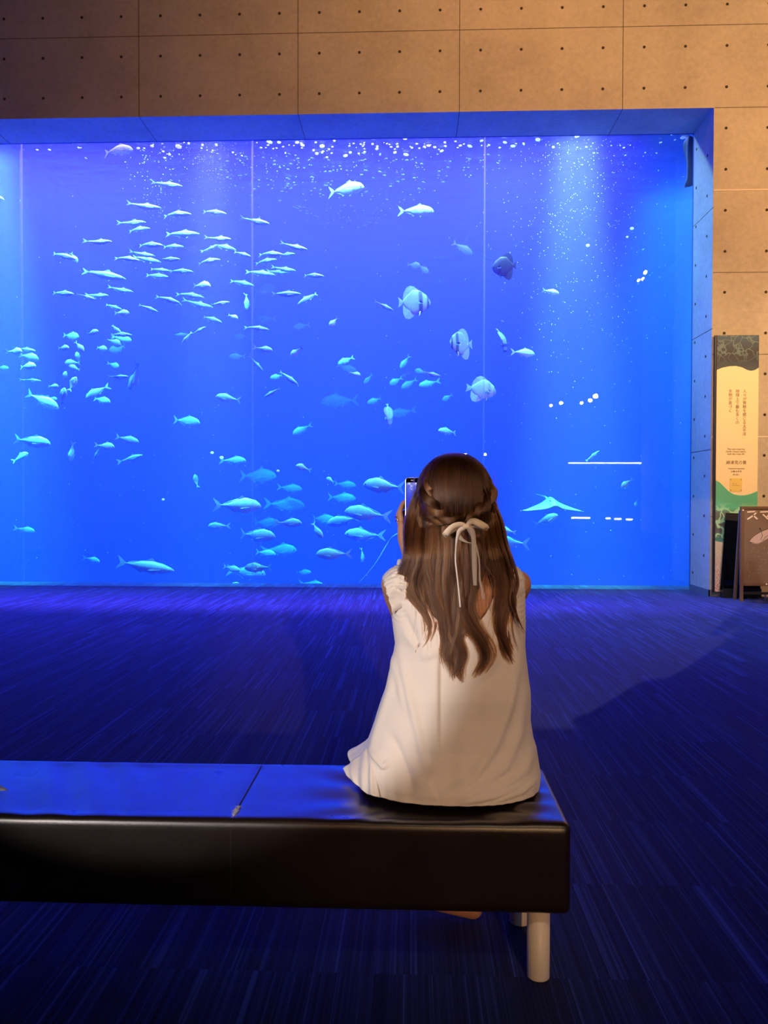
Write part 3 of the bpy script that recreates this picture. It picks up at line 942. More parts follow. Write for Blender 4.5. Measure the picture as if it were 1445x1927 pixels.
def fish(kind, px, py, L, a, Y, label, yaw=None, skin=None, bend=None, fins=True, sz=1.0):
    """one fish: nose heading a degrees (clockwise in view, 0 = to the right), L its length in photo pixels at side view"""
    a = a % 360
    rnd = random.Random(int(px * 31 + py * 7))
    bi = rnd.choice((0, 1, 2)) if bend is None else bend
    bme, fns, em = PROTO[kind, bi]
    sk, fk = SKIN[kind]
    if skin: sk = skin; fk = {'batdark': 'batdark', 'batpale': 'batpale', 'pale': 'fin'}.get(skin, fk)
    o = bpy.data.objects.new(NAME[kind], skinned(bme, M[sk])); COL.objects.link(o)
    for _ in range(4):                                  # neighbours that cross in view swim at different depths
        for (qx, qy, qL, qY) in PLACED:
            if math.hypot(px - qx, py - qy) < .8 * (L + qL) / 2 + 2 and abs(Y - qY) < .32: Y = qY + .34
    PLACED.append((px, py, L, Y))
    p = at(px, py, Y=Y)
    dist = (p - Vector((0, 0, CAM_H))).length
    s_ = L * Y / F_PX
    dy = rnd.uniform(-22, 22) if yaw is None else yaw
    s_ = s_ / max(0.5, math.cos(R(dy))) if yaw is None else s_
    if 90 < a < 270: yw, pt = 180 + dy, 180 - a
    else: yw, pt = dy, (a if a <= 90 else a - 360)
    o.matrix_world = Matrix.Translation(p) @ Matrix.Rotation(R(yw), 4, 'Z') @ Matrix.Rotation(R(pt), 4, 'Y') @ Matrix.Rotation(R(rnd.uniform(-8, 8)), 4, 'X') @ Matrix.Diagonal((s_, s_, s_ * sz, 1))
    tag(o, label, CAT[kind], GROUP[kind])
    if fins:
        for nm, me in fns:
            c = bpy.data.objects.new(nm, skinned(me, M['finyellow'] if (kind == 'batfish' and nm == 'pelvic_fin' and not skin) else M[fk]))
            COL.objects.link(c); c.parent = o
        for e_ in em:
            c = bpy.data.objects.new('eye', skinned(e_, M['eye'])); COL.objects.link(c); c.parent = o
    return o


MK, JK, BR, TN, BT = 'mackerel', 'jack', 'bream', 'tuna', 'batfish'
N, MI, FA, VF = 11.6, 12.6, 15.5, 18.3     # near, middle, far, very far planes in the water
FISH = [
    # ---- upper shoal
    (JK, 220, 282, 62, 2, 13.5, 'deep-bodied fish just under the surface, first beneath the top left of the tank window'),
    (MK, -10, 368, 44, 25, N, 'fish cut by the left frame edge, highest on that side'),
    (MK, 314, 348, 56, 0, N, 'slender fish swimming alone beneath the left light shaft, highest of the shoal'),
    (MK, 272, 389, 62, 2, N, 'dark-flanked slender fish with arched back, below and left of the highest one'),
    (MK, 331, 402, 60, 4, N, 'bright slender fish directly right of and below the arched dark-flanked one'),
    (MK, 402, 399, 50, 9, N, 'slender fish level with the bright one, right end of the second row of the shoal'),
    (MK, 482, 417, 56, 15, N, 'slender fish alone at the upper right of the shoal, nose down towards the surface glints'),
    (MK, 250, 420, 54, 1, N, 'slender fish at the left of the shoal, upper of two close together'),
    (MK, 260, 431, 47, -1, N, 'small slender fish close below another, at the left of the shoal'),
    (MK, 343, 440, 69, 3, N, 'largest dark-bellied slender fish in the middle of the shoal'),
    (MK, 412, 450, 50, 7, N, 'slender fish just right of the largest dark-bellied one'),
    (MK, 186, 456, 54, 0, N, 'slender fish with clear forked tail, leftmost in its row of the shoal'),
    (MK, 281, 460, 56, 7, N, 'slender fish overlapped nose to tail by one on its right, above the crowded cluster'),
    (MK, 325, 463, 42, 4, 11.9, 'slender fish following nose to tail behind another, above the crowded cluster'),
    (MK, 360, 468, 42, 12, VF, 'faded slender fish seen far behind the middle of the shoal'),
    (MK, 396, 468, 36, -22, N, 'slender fish heading up, its nose hidden behind a larger one'),
    (MK, 421, 464, 52, 18, 11.4, 'large slender fish heading down over its neighbours, centre right of the shoal'),
    (MK, 456, 478, 38, 20, N, 'slender fish heading down right at the nose of the larger one'),
    (MK, 119, 481, 54, 16, N, 'slender fish at the far left of the shoal, nose down beside a turning fish'),
    (BR, 139, 485, 24, 60, N, 'small fish turning with spread fins at the far left of the shoal'),
    (MK, 268, 479, 46, 3, N, 'slender fish, top one of the crowded trio at the left of the shoal'),
    (MK, 239, 486, 48, 8, N, 'slender fish, left one of the crowded trio at the left of the shoal'),
    (MK, 276, 488, 54, 10, 11.4, 'slender fish, lower right one of the crowded trio at the left of the shoal'),
    (MK, 318, 488, 46, 3, N, 'slender fish just right of the crowded trio'),
    (MK, 391, 491, 50, -3, N, 'bright slender fish alone with tail lowered, centre right of the shoal'),
    (MK, 301, 508, 40, 8, N, 'slender fish, left of two nose to tail in the fifth row of the shoal'),
    (MK, 340, 510, 48, 3, N, 'slender fish, right of two nose to tail in the fifth row of the shoal'),
    (MK, 295, 519, 48, 8, N, 'slender fish beneath the nose-to-tail pair of the fifth row'),
    (MK, 195, 517, 85, 10, 11.3, 'longest slender fish at the left side of the shoal', dict(bend=1, yaw=8)),
    (MK, 508, 477, 54, 8, N, 'slender fish with raised tail, upper left of the right-hand cluster of the shoal'),
    (MK, 538, 479, 38, 3, N, 'slender fish whose tail is hidden, upper right of the right-hand cluster of the shoal'),
    (MK, 499, 491, 46, -4, N, 'arched slender fish in the middle of the right-hand cluster of the shoal'),
    (MK, 554, 465, 52, 13, N, 'slender fish at the top right corner of the shoal'),
    (MK, 490, 514, 54, 3, N, 'slender fish at the lower left of the right-hand cluster of the shoal'),
    (MK, 534, 507, 46, 6, 11.9, 'slender fish at the lower right of the right-hand cluster, upper of two overlapping'),
    (MK, 524, 512, 44, 0, N, 'slender fish at the lower right of the right-hand cluster, lower of two overlapping'),
    (MK, 588, 518, 46, 10, N, 'slender fish at the far right of the shoal, swimming on its own'),
    (MK, 455, 532, 48, 13, 12.2, 'grey slender fish above the faded upright one'),
    (JK, 650, 357, 72, 2, 12.0, 'big grey fish under the surface glints near the middle of the tank top'),
    (JK, 782, 397, 68, 4, 11.8, 'big fish with a pinkish belly patch, under the surface glints left of the pane seam'),
    (MK, 118, 552, 54, 9, N, 'slender fish below the shoal at its far left, alone'),
    (MK, 163, 559, 36, 16, N, 'slender fish overlapped by a larger one, left side below the shoal'),
    (MK, 185, 557, 46, 3, 11.4, 'larger slender fish of an overlapping pair, left side below the shoal'),
    (MK, 228, 546, 46, 7, 12.4, 'dim slender fish below the longest one, left side of the shoal'),
    (MK, 214, 577, 32, 18, 12.6, 'dim slender fish right above a small bright fish, left side'),
    (BR, 229, 589, 28, 0, N, 'small bright fish below a dim slender one, left side'),
    (MK, 279, 580, 38, 19, N, 'slender fish heading down, alone right of the small bright fish'),
    (BR, 379, 538, 38, 6, N, 'bright stout fish above the row of four in the centre left'),
    (MK, 357, 555, 52, 8, N, 'bright slender fish directly beneath the stout one'),
    (MK, 316, 563, 46, 16, N, 'slender fish with spread fins, left of the row in the centre left'),
    (MK, 333, 569, 22, 32, 11.4, 'small slender fish crossing in front of the one with spread fins'),
    (MK, 372, 573, 56, 8, N, 'slender fish in the lowest row beneath the stout one'),
    (MK, 414, 571, 38, -8, N, 'slender fish heading slightly up, right end of the lowest row'),
    (JK, 465, 567, 34, 95, 13.2, 'faded deep-bodied fish standing upright near the middle of the shoal'),
    (MK, 397, 600, 48, 20, N, 'bright slender fish heading down below the shoal, right of centre'),
    (BR, 438, 596, 22, 25, N, 'tiny bright fish below the faded upright one'),
    (MK, 374, 622, 32, -22, N, 'slender fish curving up, upper of the curved pair'),
    (MK, 350, 636, 30, 128, N, 'slender fish curling down to the left, lower of the curved pair'),
    (MK, 343, 629, 30, 175, FA, 'faded fish behind the curved pair'),
    (MK, 484, 617, 44, 6, N, 'bright slender fish with raised fin right of the tiny bright one'),
    (JK, 495, 657, 36, 9, N, 'shiny fish with a pale flank stripe, centre of the tank'),
    (MK, 481, 684, 38, 44, N, 'bright slender fish diving steeply, centre of the tank'),
    (MK, 543, 711, 46, 36, N, 'largest bright fish diving right in the centre of the tank, white back'),
    (JK, 522, 709, 30, 175, 14.5, 'dim fish just left behind the white-backed diving one'),
    (MK, 512, 739, 38, 155, N, 'bright slender fish heading down left beneath the white-backed diving one'),
    (JK, 430, 750, 50, 188, 12.0, 'fish heading left with forked tail, alone below the centre of the shoal'),
    (MK, 538, 553, 58, 2, N, 'bright slender fish on its own right of the faded upright one'),
    (MK, 579, 561, 46, 145, N, 'bright slender fish heading down left, at the right end of the shoal'),
    (BR, 628, 606, 24, 130, N, 'small fish curling down left, alone in the middle of the tank'),
    (BR, 558, 662, 28, 142, N, 'small bright fish heading down left, centre of the tank'),
    (JK, 447, 671, 34, 183, 17.0, 'faint fish heading left beside the steeply diving one'),
    (JK, 455, 634, 32, 183, VF, 'faint fish left above the shiny striped one'),
    (JK, 568, 614, 34, 172, 17.5, 'faint fish beneath the right end of the shoal'),
    (JK, 500, 600, 34, 178, VF, 'very faint fish above the bright one with raised fin'),
    (JK, 498, 545, 44, -20, VF, 'very faint large fish right of the upright one'),
    # ---- left side cluster
    (BR, 174, 626, 24, -14, N, 'small bright fish with a white pectoral, top of the left cluster'),
    (MK, 226, 629, 46, 4, N, 'bright slender fish crossing another, top right of the left cluster'),
    (MK, 219, 619, 32, 40, 11.8, 'slender fish diving behind the crossing one, top right of the left cluster'),
    (JK, 228, 637, 40, 12, 13.6, 'dim fish right beneath the crossing pair'),
    (BR, 214, 644, 34, 26, N, 'bright stout fish below the crossing pair'),
    (JK, 225, 656, 48, 175, 15.5, 'dim fish with forked tail to the right, behind the stout one'),
    (BR, 133, 632, 34, 8, 14.2, 'dim round fish at the top of the left cluster'),
    (BR, 119, 655, 26, 3, N, 'small bright fish heading right beneath the dim round one'),
    (BR, 149, 652, 26, 52, N, 'small bright fish diving right, middle of the left cluster'),
    (BR, 190, 655, 26, 15, 12.2, 'small fish with fins back, right of the two bright small ones'),
    (BR, 28, 662, 32, 2, N, 'stout fish, left of the stacked group by the left frame edge'),
    (MK, 48, 658, 44, 9, N, 'slender bright fish, top of the stacked group by the left frame edge'),
    (BR, 54, 672, 38, 14, N, 'bright fish, third of the stacked group by the left frame edge'),
    (BR, 51, 689, 34, 0, N, 'bright fish, lowest of the stacked group by the left frame edge'),
    (JK, 4, 692, 26, 5, 14.0, 'dim fish cut by the left frame edge, beside the stacked group'),
    (BR, 137, 683, 30, 178, 12.6, 'greenish fish heading left, in the middle of the left cluster'),
    (BR, 146, 673, 22, 260, 12.4, 'small fish seen from behind above the greenish one'),
    (BR, 141, 693, 24, 200, 11.9, 'small fish with pinkish spread fins below the greenish one'),
    (MK, 58, 716, 38, 2, 12.0, 'slender fish alone below the stacked group'),
    (BR, 122, 709, 22, 285, 12.2, 'small fish with fins spread, seen tail on, below the left cluster'),
    (BR, 100, 727, 22, 3, N, 'tiny bright fish left above the pale fat one'),
    (BR, 137, 723, 30, -66, N, 'small fish standing nose up right of the tiny bright one'),
    (BR, 119, 746, 34, -80, N, 'small fish with side fins out, nose up, right of the pale fat one'),
    (BR, 99, 750, 16, 10, 13.2, 'tiny dim fish half hidden behind the pale fat one'),
    (BR, 214, 687, 24, 18, 15.0, 'dim small fish above the pair heading into each other'),
    (MK, 224, 709, 40, 2, N, 'fish heading right into the back of a steep one, left of centre'),
    (JK, 256, 708, 56, 122, 11.9, 'fish diving down left with pale tail raised, left of centre'),
    (JK, 182, 737, 50, 147, 12.3, 'teal fish heading down left, upper of the teal pair'),
    (JK, 191, 753, 40, 14, 13.0, 'teal fish heading right, lower of the teal pair'),
    (JK, 79, 754, 68, 26, 11.5, 'pale fat fish, palest in the tank, nose down at the left'),
    # ---- lower left
    (JK, 60, 831, 70, 9, 11.6, 'big bright trevally with dark eye near the left frame edge'),
    (BR, 39, 861, 32, -32, 11.8, 'small bright fish beneath the big trevally by the left frame edge'),
    (JK, 135, 850, 40, 96, 12.0, 'fish facing down with side fin out, right of the big trevally'),
    (BR, 197, 840, 36, 5, 12.0, 'greenish stout fish above the thin one heading up'),
    (MK, 180, 858, 32, -58, 12.0, 'thin fish heading steeply up under the greenish stout one'),
    (JK, 239, 827, 44, 15, 12.2, 'teal fish with forked tail, highest of the lower left group'),
    (TN, 247, 863, 50, -14, 12.4, 'thin teal fish heading slightly up, right of the lower left group'),
    (JK, 47, 997, 38, 10, 13.2, 'dim teal fish alone low by the left frame edge'),
    (JK, 174, 1053, 34, 14, 13.6, 'dim fish with a long hanging fin, low left'),
    (TN, 273, 1066, 106, 10, 11.8, 'long tuna-like fish, largest at the bottom left'),
    (JK, 66, 1112, 36, -50, 11.8, 'fish showing only its fins above the window bottom, far left'),
    (JK, 234, 1108, 44, 3, 11.8, 'fish showing only its back above the window bottom, below the tuna-like one'),
    (JK, 434, 1107, 40, -30, 11.8, 'fish rising with raised fin at the window bottom, below the lower shoal'),
    (JK, 1070, 1114, 56, 4, 11.8, 'fish showing only its bright back at the window bottom, right of the person'),
    # ---- lower centre
    (JK, 350, 793, 58, 8, 13.8, 'dim blue fish with arched back, left of centre above the white dots'),
    (JK, 568, 808, 38, 150, 15.5, 'faint thin fish heading down left, below the centre'),
    (JK, 439, 867, 50, 2, 13.8, 'dim blue fish with pale snout, beside the white dots'),
    (BR, 368, 905, 26, 266, 13.2, 'small teal fish standing upright, left of the lower shoal'),
    (JK, 484, 896, 78, 2, VF, 'faint large fish behind the reflections, top of the lower shoal'),
    (BR, 571, 881, 30, 196, N, 'small cyan fish with tail to the right, between the lower shoal and the person'),
    (JK, 545, 919, 46, 5, 17.5, 'faint round fish right of the upright pale streak'),
    (JK, 446, 952, 88, 2, 11.7, 'bright cyan jack heading right, largest at the left of the lower shoal'),
    (JK, 535, 950, 74, 4, 17.8, 'faint large fish right of the largest bright cyan jack'),
    (JK, 500, 985, 60, 0, VF, 'very faint fish behind the middle of the lower shoal'),
    (JK, 543, 984, 52, 2, 12.0, 'cyan jack heading right with a pale belly line, right half of the lower shoal'),
    (JK, 411, 990, 42, 178, 12.4, 'small teal fish heading left, left of the lower shoal'),
    (JK, 481, 1008, 78, 3, 11.8, 'bright cyan jack heading right, in the row below the largest one'),
    (JK, 499, 1041, 42, 6, 13.8, 'dim teal fish between two rows of cyan jacks'),
    (JK, 527, 1035, 66, 0, 16.8, 'faint big fish above the left-heading cyan jack at the bottom'),
    (JK, 488, 1068, 58, 176, 11.8, 'cyan jack heading left at the bottom of the lower shoal'),
    (JK, 435, 1070, 38, 12, 12.0, 'small cyan fish nose to nose with the left-heading one at the bottom'),
    (JK, 462, 1077, 78, 6, 13.2, 'teal fish with pale belly behind the nose-to-nose pair'),
    (JK, 570, 1077, 32, 0, 17.0, 'faint fish low in the middle, above the carpet edge'),
    (JK, 588, 1100, 48, 8, 16.5, 'faint fish lowest in the middle, just above the carpet'),
    (JK, 723, 915, 82, 184, 11.6, 'bright cyan jack whose tail touches the phone'),
    (JK, 690, 967, 86, 185, 11.5, 'bright cyan jack overlapping another, upper of the pair, heading left'),
    (JK, 646, 980, 64, 168, 11.8, 'bright cyan jack, lower left of the overlapping pair'),
    (JK, 596, 998, 38, 52, 11.8, 'cyan fish diving right, left of the overlapping pair'),
    (JK, 685, 1007, 72, 183, 12.0, 'cyan jack with forked tail, beneath the overlapping pair'),
    (JK, 628, 1043, 68, 179, 11.9, 'cyan jack with pale flank line, lowest left-heading one near the person'),
    (JK, 683, 1046, 32, 96, 12.4, 'cyan fish seen from the front, between the lowest jack and the arm'),
    (JK, 642, 937, 56, 4, 17.0, 'faint fish above the overlapping pair, lower of two faint ones'),
    (JK, 649, 912, 42, 6, 17.2, 'faint fish above the overlapping pair, upper of two faint ones'),
    (JK, 606, 978, 56, 2, 16.8, 'faint big fish left behind the overlapping pair'),
    (BR, 622, 904, 20, 205, 12.0, 'tiny cyan fish beneath the pale reflection of a lamp'),
    # ---- right centre
    (MK, 722, 576, 40, 22, N, 'bright slender fish just left of the big batfish tail'),
    (JK, 651, 678, 34, 152, 13.8, 'dim teal fish heading down left, right of the white-backed diving fish'),
    (BR, 668, 704, 22, 16, N, 'tiny bright fish beneath the dim teal one'),
    (JK, 652, 693, 40, 15, 17.5, 'faint fish behind the tiny bright one'),
    (JK, 762, 681, 30, 125, 15.5, 'faint teal fish diving left, below the big batfish'),
    (JK, 693, 713, 24, 132, 16.5, 'faint tiny fish between the tiny bright one and the dim group'),
    (BR, 745, 717, 28, 150, 16.0, 'dim round fish, left of the dim group'),
    (JK, 770, 722, 34, 148, 15.8, 'dim fish with tail up, middle of the dim group'),
    (BR, 791, 699, 22, 195, 16.5, 'dim round fish above the tail of the bright one'),
    (MK, 811, 704, 40, 10, N, 'bright slender fish above the dim group, heading right'),
    (JK, 807, 722, 38, 166, 15.2, 'dim fish right of the group, beneath the bright slender one'),
    (JK, 762, 706, 18, 150, VF, 'very faint small fish inside the dim group'),
    (JK, 706, 754, 32, 165, 16.0, 'faint fish left above the front-facing batfish'),
    (BR, 842, 748, 22, 150, 16.5, 'faint small fish left of the pale batfish'),
    (JK, 757, 777, 50, 172, VF, 'very faint long fish right of the front-facing batfish'),
    (JK, 843, 812, 38, 182, 12.4, 'teal fish heading left beneath the pale batfish'),
    (JK, 870, 467, 44, 32, 15.0, 'faded dark fish high up just left of the pane seam'),
    (BR, 778, 499, 26, 12, 15.5, 'faded dark fish above the big batfish, left of two'),
    (BR, 796, 506, 26, 40, 15.5, 'faded dark fish above the big batfish, right of two'),
    (JK, 1036, 549, 32, 12, N, 'small fish with white lit back, alone in the right-hand pane'),
    (JK, 984, 664, 46, 3, N, 'bright fish heading right beside the twisting batfish'),
    (JK, 1027, 979, 48, -24, 12.4, 'teal fish heading up right beneath the ray'),
    (BR, 954, 999, 30, 190, 12.0, 'small cyan fish beside the hair on the right'),
    (JK, 956, 1020, 80, 183, 11.7, 'cyan jack whose head is hidden behind the hair, tail to the right'),
    (BR, 1180, 909, 26, 140, 12.0, 'small cyan fish heading down left, right-hand pane under the long reflected light'),
    (BR, 1197, 946, 16, 100, 13.0, 'tiny fish lowest at the right of the right-hand pane'),
    (MK, 1115, 858, 30, -38, 12.0, 'small fish heading up right over the long reflected light'),
    (JK, 640, 755, 74, 178, VF, 'very faint long fish below the centre of the tank'),
]
for f_ in FISH:
    k_, px, py, L, a_, Y, lab = f_[:7]
    kw = dict(f_[7]) if len(f_) > 7 else {}
    if a_ in (260, 285, 266, 95, 96): kw['yaw'] = 50
    if lab.startswith('pale fat'): kw['skin'] = 'pale'
    if Y > 13.9: kw['fins'] = True
    fish(k_, px, py, L, a_, Y, lab, **kw)

fish(BT, 780, 569, 62, 0, 11.5, 'big grey batfish with yellow belly fins and black bars, heading right', yaw=12, bend=1)
fish(BT, 949, 502, 48, 182, 11.2, 'dark batfish under the right light shaft, heading left', yaw=-20, skin='batdark', bend=1)
fish(BT, 867, 647, 46, 181, 11.6, 'striped batfish with tall pointed fins left of the pane seam', yaw=22, bend=1, sz=1.25)
fish(BT, 949, 641, 48, 80, 11.8, 'twisting batfish right of the pane seam, seen nearly from the front', yaw=62, bend=2, sz=.8)
fish(BT, 909, 733, 56, 8, 11.6, 'pale turquoise batfish crossing the pane seam', skin='batpale', yaw=26, bend=2, sz=.85)
fish(BT, 732, 781, 44, 80, 11.9, 'small batfish facing the window, lowest of the batfish', skin='batpale', yaw=68, bend=1, sz=.7)


def ray_fish(px, py, span_px, Y, rx, rz, label, tail_pts=None):
    """a ray: winged disc with a raised head, eyes, and a whip tail"""
    bm = bmesh.new(); nu, nv = 40, 14
    def prof(u):                       # u -1..1 : chord front, chord back, thickness, height
        a = abs(u)
        front = 0.26 * (1 - a ** 1.5) + 0.02
        back = -0.30 * (1 - a) ** 1.1 - 0.0 + 0.05 * a
        th = 0.075 * (1 - a) ** 1.7 + 0.006
        h = -0.10 * a ** 1.2 + 0.035 * math.exp(-(u / 0.16) ** 2) + (0.05 * max(0, a - .8) if u < 0 else 0)
        return front, back, th, h
    top, bot = [], []
    for i in range(nu + 1):
        u = -1 + 2 * i / nu; fr, bk, th, h = prof(u)
        rt, rb = [], []
        for j in range(nv + 1):
            v = j / nv; x = fr + (bk - fr) * v
            e = th * (math.sin(math.pi * min(1, v * 1.02)) ** .7 if 0 < v < 1 else 0)
            rt.append(bm.verts.new((x, u * .5, h + e))); rb.append(bm.verts.new((x, u * .5, h - e * .5)) if 0 < j < nv else rt[-1])
        top.append(rt); bot.append(rb)
    for i in range(nu):
        for j in range(nv):
            bm.faces.new((top[i][j], top[i + 1][j], top[i + 1][j + 1], top[i][j + 1]))
            bm.faces.new((bot[i][j + 1], bot[i + 1][j + 1], bot[i + 1][j], bot[i][j]))
    bmesh.ops.remove_doubles(bm, verts=bm.verts, dist=1e-5)
    bmesh.ops.recalc_face_normals(bm, faces=bm.faces)
    o = obj('stingray', bm, M['ray'], smooth=True)
    p = at(px, py, Y=Y); s_ = span_px * Y / F_PX
    o.matrix_world = Matrix.Translation(p) @ Matrix.Rotation(R(rz), 4, 'Z') @ Matrix.Rotation(R(rx), 4, 'Y') @ Matrix.Diagonal((s_, s_, s_, 1))
    tag(o, label, 'ray', 'rays in the tank')
    for s2 in (1, -1):
        bm = bmesh.new()
        bmesh.ops.create_uvsphere(bm, u_segments=10, v_segments=8, radius=.012, matrix=Matrix.Translation((.17, s2 * .07, .10)))
        obj('eye', bm, M['eye'], o, smooth=True)
    # whip tail: a tapering tube through points in the ray's own frame
    pts = tail_pts or [(-.25, 0, .03), (-.5, .02, .02), (-.8, .03, -.02), (-1.1, .0, -.05)]
    inv = o.matrix_world.inverted()
    if tail_pts: pts = [inv @ Vector(q) for q in tail_pts]
    bm = bmesh.new(); prev = None
    dense = []
    for i in range(len(pts) - 1):
        a = [Vector(pts[max(0, i - 1)]), Vector(pts[i]), Vector(pts[i + 1]), Vector(pts[min(len(pts) - 1, i + 2)])]
        for k in range(8):
            t = k / 8
            dense.append(0.5 * ((2 * a[1]) + (-a[0] + a[2]) * t + (2 * a[0] - 5 * a[1] + 4 * a[2] - a[3]) * t * t + (-a[0] + 3 * a[1] - 3 * a[2] + a[3]) * t ** 3))
    dense.append(Vector(pts[-1]))
    for i, q in enumerate(dense):
        r = (0.022 * (1 - i / len(dense)) + .003)
        d = (dense[min(i + 1, len(dense) - 1)] - dense[max(0, i - 1)]).normalized()
        Q = d.to_track_quat('Z', 'Y')
        ring = [bm.verts.new(q + Q @ Vector((r * math.cos(t), r * math.sin(t), 0))) for t in [2 * math.pi * j / 8 for j in range(8)]]
        if prev:
            for j in range(8): bm.faces.new((prev[j], prev[(j + 1) % 8], ring[(j + 1) % 8], ring[j]))
        prev = ring
    obj('tail', bm, M['ray'], o, smooth=True)
    return o


ray_fish(1038, 950, 118, 11.8, 12, -86, 'ray gliding towards the window right of the person, wings spread')
ray_fish(872, 474, 110, VF, 5, 95, 'very faint ray high up behind the pane seam')
# the ray hidden behind the head: its tail curves out past the hand
ray_fish(835, 1000, 96, 12.6, -8, 20, 'ray behind the person, long thin tail trailing left below the phone',
         tail_pts=[at(800, 1003, Y=12.6), at(765, 1000, Y=12.6), at(742, 1008, Y=12.5), at(728, 1025, Y=12.5), at(705, 1062, Y=12.4), at(676, 1096, Y=12.4)])


# ------------------------------------------------------------------ white blobs painting lamp glints on the waves, bubbles and specks
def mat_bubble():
    m, nt = new_mat('bubble_and_glint_white'); b = NB(nt)
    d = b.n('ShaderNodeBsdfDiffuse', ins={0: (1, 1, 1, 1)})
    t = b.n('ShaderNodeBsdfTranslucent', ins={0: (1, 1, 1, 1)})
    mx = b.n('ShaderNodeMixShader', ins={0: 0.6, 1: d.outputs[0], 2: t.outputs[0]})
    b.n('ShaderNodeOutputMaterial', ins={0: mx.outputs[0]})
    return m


M['bubble'] = mat_bubble()


def blobs(name, items, label, cat, mat, seg=8):
    bm = bmesh.new()
    for (p, rx, ry, rz) in items:
        r = bmesh.ops.create_icosphere(bm, subdivisions=1, radius=1.0)
        rot = Matrix.Rotation(random.uniform(-.25, .25), 3, 'Y')
        for v in r['verts']:
            v.co = rot @ Vector((v.co.x * rx, v.co.y * ry, v.co.z * rz)) + p
    o = obj(name, bm, mat, smooth=True)
    tag(o, label, cat, kind='stuff')
    return o


rb = random.Random(3)
items = []


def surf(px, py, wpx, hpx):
    # blobs in place of lamp glints sit right under the surface: the lower in the picture, the farther back in the tank
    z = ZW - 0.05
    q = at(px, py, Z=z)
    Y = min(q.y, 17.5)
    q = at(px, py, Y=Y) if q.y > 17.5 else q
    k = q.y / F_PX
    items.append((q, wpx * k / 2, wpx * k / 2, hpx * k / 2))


# big glints along the top edge, measured
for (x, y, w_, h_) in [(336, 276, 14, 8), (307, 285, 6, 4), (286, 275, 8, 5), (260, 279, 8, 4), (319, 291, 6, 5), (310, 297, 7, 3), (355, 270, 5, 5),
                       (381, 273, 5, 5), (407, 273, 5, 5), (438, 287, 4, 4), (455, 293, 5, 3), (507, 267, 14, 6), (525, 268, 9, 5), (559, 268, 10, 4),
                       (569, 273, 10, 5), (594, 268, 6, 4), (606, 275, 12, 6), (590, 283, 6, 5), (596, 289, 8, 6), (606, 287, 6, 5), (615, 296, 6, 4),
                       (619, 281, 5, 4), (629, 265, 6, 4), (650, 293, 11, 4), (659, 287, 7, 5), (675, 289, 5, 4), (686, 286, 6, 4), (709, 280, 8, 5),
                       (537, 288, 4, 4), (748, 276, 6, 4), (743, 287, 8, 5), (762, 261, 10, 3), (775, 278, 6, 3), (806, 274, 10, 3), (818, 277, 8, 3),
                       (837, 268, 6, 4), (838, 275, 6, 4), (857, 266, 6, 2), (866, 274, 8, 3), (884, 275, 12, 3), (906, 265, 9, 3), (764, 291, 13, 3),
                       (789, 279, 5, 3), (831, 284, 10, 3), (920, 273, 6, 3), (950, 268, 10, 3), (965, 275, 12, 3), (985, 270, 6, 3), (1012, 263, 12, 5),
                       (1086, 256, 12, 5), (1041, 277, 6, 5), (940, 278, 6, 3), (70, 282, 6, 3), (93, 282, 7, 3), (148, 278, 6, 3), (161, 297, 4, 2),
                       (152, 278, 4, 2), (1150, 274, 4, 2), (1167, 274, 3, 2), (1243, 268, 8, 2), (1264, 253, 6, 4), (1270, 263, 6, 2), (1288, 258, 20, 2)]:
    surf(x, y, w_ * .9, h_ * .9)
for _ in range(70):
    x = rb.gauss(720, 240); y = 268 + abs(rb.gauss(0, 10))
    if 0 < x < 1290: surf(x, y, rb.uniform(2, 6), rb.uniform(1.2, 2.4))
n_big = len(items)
for _ in range(420):                                   # fainter glints on the ripples, painted as blobs back into the tank
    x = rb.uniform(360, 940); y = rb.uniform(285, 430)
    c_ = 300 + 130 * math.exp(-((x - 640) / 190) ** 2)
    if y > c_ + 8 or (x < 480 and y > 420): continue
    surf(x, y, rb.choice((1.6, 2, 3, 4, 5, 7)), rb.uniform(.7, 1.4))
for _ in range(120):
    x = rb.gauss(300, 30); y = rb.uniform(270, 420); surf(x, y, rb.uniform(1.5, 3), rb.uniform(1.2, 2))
M['ripple'] = principled('pale_ripple_glint', (0.5, 0.65, 0.8), 0.4)[0]
blobs('ripple_glints', items[n_big:], 'pale streaks painting faint glints on the ripples of the water surface', 'glints', M['ripple'])
blobs('surface_glints', items[:n_big], 'bright white blobs painting lamp glints on the waves at the window top', 'bubbles', M['bubble'])

items = []
for _ in range(620):
    x = rb.gauss(1085, 75); y = 262 + abs(rb.gauss(0, 210))
    if x > 1290 or y > 1100: continue
    Y = rb.uniform(11.15, 12.8); r_ = rb.uniform(.38, .95) * Y / F_PX
    items.append((at(x, y, Y=Y), r_, r_, r_))
for _ in range(300):
    x = rb.gauss(405, 50); y = 268 + abs(rb.gauss(0, 60))
    Y = rb.uniform(11.15, 12.8); r_ = rb.uniform(.22, .5) * Y / F_PX
    items.append((at(x, y, Y=Y), r_, r_, r_))
for _ in range(330):
    x, y = rb.uniform(-5, 1295), rb.uniform(270, 1100)
    Y = rb.uniform(11.1, 12.4); r_ = rb.uniform(.3, .8) * Y / F_PX
    items.append((at(x, y, Y=Y), r_, r_, r_))
blobs('suspended_specks', items, 'fine pale specks drifting in the water, thickest in the right light shaft', 'particles', M['bubble'])
